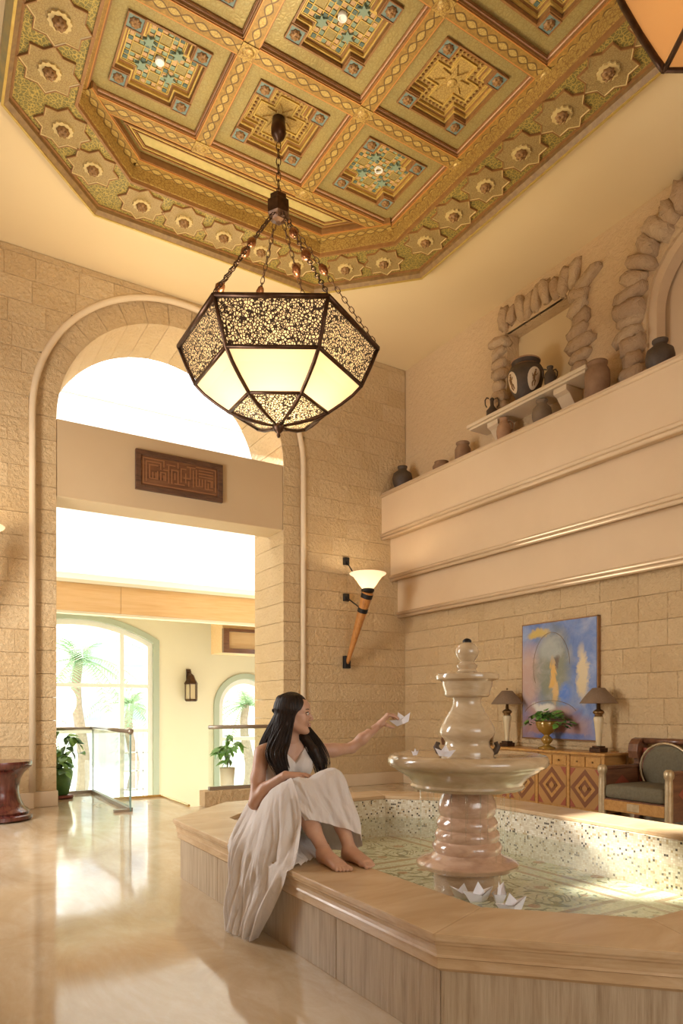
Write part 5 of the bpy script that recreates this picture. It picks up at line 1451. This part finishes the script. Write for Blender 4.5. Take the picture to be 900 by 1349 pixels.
# hair: a fitted cap and several hundred strands in two long locks
def crom(P, n):
    P = [np.array(p, float) for p in P]; Q = [2*P[0]-P[1]]+P+[2*P[-1]-P[-2]]; out = []
    for i in range(1, len(Q)-2):
        for k in range(n if i < len(Q)-3 else n+1):
            t = k/n; a, b, c, d = Q[i-1:i+3]
            out.append(.5*((2*b)+(c-a)*t+(2*a-5*b+4*c-d)*t*t+(3*b-a-3*c+d)*t**3))
    return out
f = Field(HC3-np.array((.24,.22,.40)), HC3+np.array((.24,.22,.16)), .004)
f.ell(hd(-.022,0,.034), (.097,.080,.091), HM, .02)
gR = [hd(-.03,.070,.02), hd(-.035,.075,-.06), (1.845,3.715,1.05), (1.80,3.665,.98), (1.805,3.635,.915), (1.818,3.615,.875)]
gB = [hd(-.075,.02,.0), hd(-.085,.03,-.08), (1.842,3.80,1.06), (1.832,3.84,.98), (1.84,3.86,.92)]
gL = [hd(-.05,-.065,.0), hd(-.03,-.07,-.07), (2.005,3.685,1.075), (2.035,3.640,1.0), (2.058,3.615,.93), (2.068,3.605,.885)]
f.chain(gR, [.010,.012,.028,.022,.014,.005], .02); f.chain(gB, [.020,.026,.032,.020,.008], .02); f.chain(gL, [.010,.012,.022,.022,.016,.006], .02)
f.ell(hd(.108,0,-.035), (.068,.082,.118), HM, .012, True)      # leave the face free
V, F = f.mesh(); ok = (V[:,2] > .86)[F].all(1)
hm_ = MB().add(V.tolist(), F[ok].tolist())
r = random.Random(8)
HCN = np.array((-.022,0,.034)); HR = np.array((.104,.089,.100))
for i in range(1500):
    right = i % 10 < 7; sgn = 1 if right else -1
    ph = math.radians(r.uniform(28, 188)); u_ = (ph-math.radians(28))/math.radians(160)
    sc = r.uniform(.955, 1.04)
    def onhead(th, ph): return hd(*(HCN+HR*sc*np.array((math.sin(th)*math.cos(ph), sgn*math.sin(th)*math.sin(ph), math.cos(th)))))
    f0 = r.uniform(-.075, .060) if ph > .9 else r.uniform(.03, .066)
    top = hd(f0, sgn*.010, .034+.1*sc*math.sqrt(max(.05, 1-((f0+.022)/.104)**2)))
    ph2 = max(ph, math.radians(66)+.25*u_)     # the front locks sweep back over the ear
    pts = [top]+[onhead(math.radians(t_), ph+(ph2-ph)*q_) for t_, q_ in ((38,.0),(64,.15),(88,.55),(108,1.0))]
    if right: G = gR if r.random() < 1.15-u_*1.1 else gB
    else: G = gL if r.random() < .85 else gB
    o = np.array((math.cos(ph), math.sin(ph), 0)); o = (HM[:,0]*o[0]+HM[:,1]*o[1]*sgn)*r.uniform(.3, 1.05)+HM[:,0]*r.gauss(0,.25)
    n_ = len(G); wv = (.052,.052,.046,.030) if n_ == 6 else (.050,.045,.03)
    for k in range(2, n_): pts.append(np.array(G[k])+o*wv[k-2]*(1.0 if G is not gB else 1.1)+np.array((0,0,r.uniform(-.05,.04) if k == n_-1 else 0)))
    P = crom(pts, 4); m_ = len(P); rr = .0034*r.uniform(.6,1.3)
    for k in range(m_):
        w_ = k/(m_-1); P[k] = P[k]+np.array((math.sin(w_*13+i), math.cos(w_*11+i*1.7), 0))*.006*max(0, w_-.45)
    hm_.tube(P, [rr*(.6+.4*min(1, k/3))*(1-.8*(k/(m_-1))**3) for k in range(m_)], 4)
hm_.build('hair', M['hair'], woman, smooth=True, fix=False)

# dress: fitted bodice from the same field, skirt as draped sheets
f = Field((1.60,3.38,.45), (2.16,3.94,1.10), .005); torso(f)
sl, G = f.loc((1.60,3.38,.45), (2.16,3.94,1.10), 0)
X_, Y_, Z_ = G
for hp, kn in ((HPR, KNR), (HPL, KNL)):
    hp, kn = np.array(hp), np.array(kn); f.cone(hp, hp+(kn-hp)*.72, .088, .066, .03)
fold = .004*np.sin(X_*95+Z_*14)*np.clip((.95-Z_)/.2, 0, 1)
reg = np.maximum(Z_-(.925+1.15*np.abs(X_-1.915)), np.where(Z_ > .93, np.abs(X_-1.915)-.118, -1))
f.D = np.maximum(f.D-.014-fold.astype(np.float32), reg.astype(np.float32))
V, F = f.mesh()
dress = MB().add(V.tolist(), F.tolist())
def sheet(cols, nu, nv, amp, freq, phase=0.0, seed=0, flo=.438):
    L = [np.array(crom(c, nv)) for c in cols]                    # along each column
    rows = []
    for k in range(len(L[0])): rows.append(np.array(crom([c[k] for c in L], nu)))
    Gd = np.array(rows)                                           # rows x cols x 3
    du = np.gradient(Gd, axis=1); dv = np.gradient(Gd, axis=0); N = np.cross(du, dv); N /= np.maximum(np.linalg.norm(N, axis=2, keepdims=True), 1e-9)
    nr, nc = Gd.shape[:2]
    for i in range(nr):
        for j in range(nc):
            u, v = j/(nc-1), i/(nr-1)
            p = Gd[i, j]
            w = mnoise.noise(Vector((u*3+seed, v*1.2, 1.7)))
            a = amp(v)
            q = mnoise.noise(Vector((u*freq*1.9+seed+.8*w, v*1.6+seed, 2.2))); q2 = mnoise.noise(Vector((u*freq*4.2+v*2, v*3.5+seed, 7.7)))
            h = a*(.55*math.sin(u*freq*2*PI+phase+3.4*w+1.6*math.sin(v*2.5)) + 1.5*(.35-abs(q)*1.6) + .75*(.3-abs(q2)*1.5))
            Gd[i, j] = p+N[i, j]*h
    Z = Gd[:,:,2]
    inside = (Gd[:,:,0] > 1.605) & (Z < .445)
    Xc = Gd[:,:,0]; Gd[:,:,0] = np.where((Xc > 1.562) & (Xc <= 1.605) & (Z < .437), 1.562, Xc)
    Gd[:,:,2] = np.where(inside, .4425+.003*np.sin(Gd[:,:,1]*60), np.maximum(Z, .006))
    return Gd
A1 = [(1.88,3.865,.79),(1.87,3.925,.62),(1.80,3.95,.48),(1.72,3.94,.452),(1.68,3.92,.450)]
B1 = [(1.77,3.84,.79),(1.665,3.88,.62),(1.553,3.80,.45),(1.525,3.72,.24),(1.49,3.68,.012)]
C1 = [(1.765,3.76,.74),(1.665,3.73,.62),(1.545,3.62,.45),(1.505,3.60,.24),(1.455,3.575,.010)]
D1 = [(1.79,3.70,.715),(1.668,3.50,.778),(1.545,3.36,.49),(1.530,3.44,.22),(1.475,3.46,.010)]
E1 = [(1.84,3.66,.71),(1.718,3.330,.872),(1.712,3.205,.665),(1.566,3.075,.442),(1.53,3.37,.010)]
dress.grid(sheet([A1,B1,C1,D1,E1], 26, 16, lambda v: .002+.030*sm(.2,.65,v)*(1-.3*sm(.85,1,v)), 7.0, .4, 1).tolist())
E2 = [(1.81,3.69,.68),(1.690,3.42,.790),(1.705,3.27,.72),(1.735,3.205,.658)]
F2 = [(1.85,3.67,.70),(1.745,3.35,.868),(1.765,3.215,.76),(1.785,3.165,.655)]
G2 = [(1.88,3.66,.70),(1.850,3.35,.868),(1.862,3.20,.74),(1.878,3.14,.625)]
H2 = [(1.93,3.66,.70),(1.955,3.31,.922),(1.97,3.152,.735),(1.98,3.068,.585)]
I2 = [(1.98,3.70,.70),(2.035,3.35,.86),(2.050,3.20,.68),(2.045,3.13,.50)]
J2 = [(2.01,3.75,.79),(2.07,3.60,.72),(2.055,3.45,.56),(2.00,3.35,.448)]
K2 = [(1.98,3.85,.79),(2.05,3.85,.60),(1.985,3.90,.48),(1.95,3.92,.448)]
dress.grid(sheet([E2,F2,G2,H2,I2,J2,K2,[(1.88,3.865,.79),(1.87,3.925,.62),(1.86,3.95,.48),(1.82,3.97,.448)]], 18, 20, lambda v: .003+.010*sm(.25,.75,v)*(1-.5*sm(.85,1,v)), 7.0, 1.0, 5).tolist())
U1 = [(1.60,3.62,.449),(1.60,3.40,.449),(1.605,3.22,.449),(1.60,3.10,.449)]
U2 = [(1.70,3.62,.47),(1.70,3.40,.48),(1.69,3.24,.468),(1.70,3.14,.449)]
U3 = [(1.80,3.60,.50),(1.79,3.40,.50),(1.77,3.28,.475),(1.77,3.20,.449)]
U4 = [(1.92,3.60,.50),(1.90,3.40,.50),(1.88,3.28,.475),(1.87,3.22,.449)]
dress.grid(sheet([U1,U2,U3,U4], 14, 14, lambda v: .008, 5, .2, 9).tolist())
dress.build('dress', M['white_cotton'], woman, smooth=True, fix=False)
tb = MB()
for k in range(16):
    u = k/15; tb.ball((1.800-.012*math.sin(u*3), 3.665+.06*u, .955+.075*u), .006, 6); tb.ball((1.812-.010*math.sin(u*3), 3.660+.06*u, .950+.075*u), .0045, 6)
tb.build('bead_trim', M['bead_trim'], woman, smooth=True)
# the boat in her hand
bp_ = np.array(WRL)+LA*.145+ZA*(.002)
hb = boat('white paper boat held out in the woman\'s fingers', tuple(bp_), .145, (0,0,0))
hb.rotation_euler = (Matrix((LA, DA, ZA)).transposed().to_4x4() @ Matrix.Rotation(-.38, 4, 'Y')).to_euler()
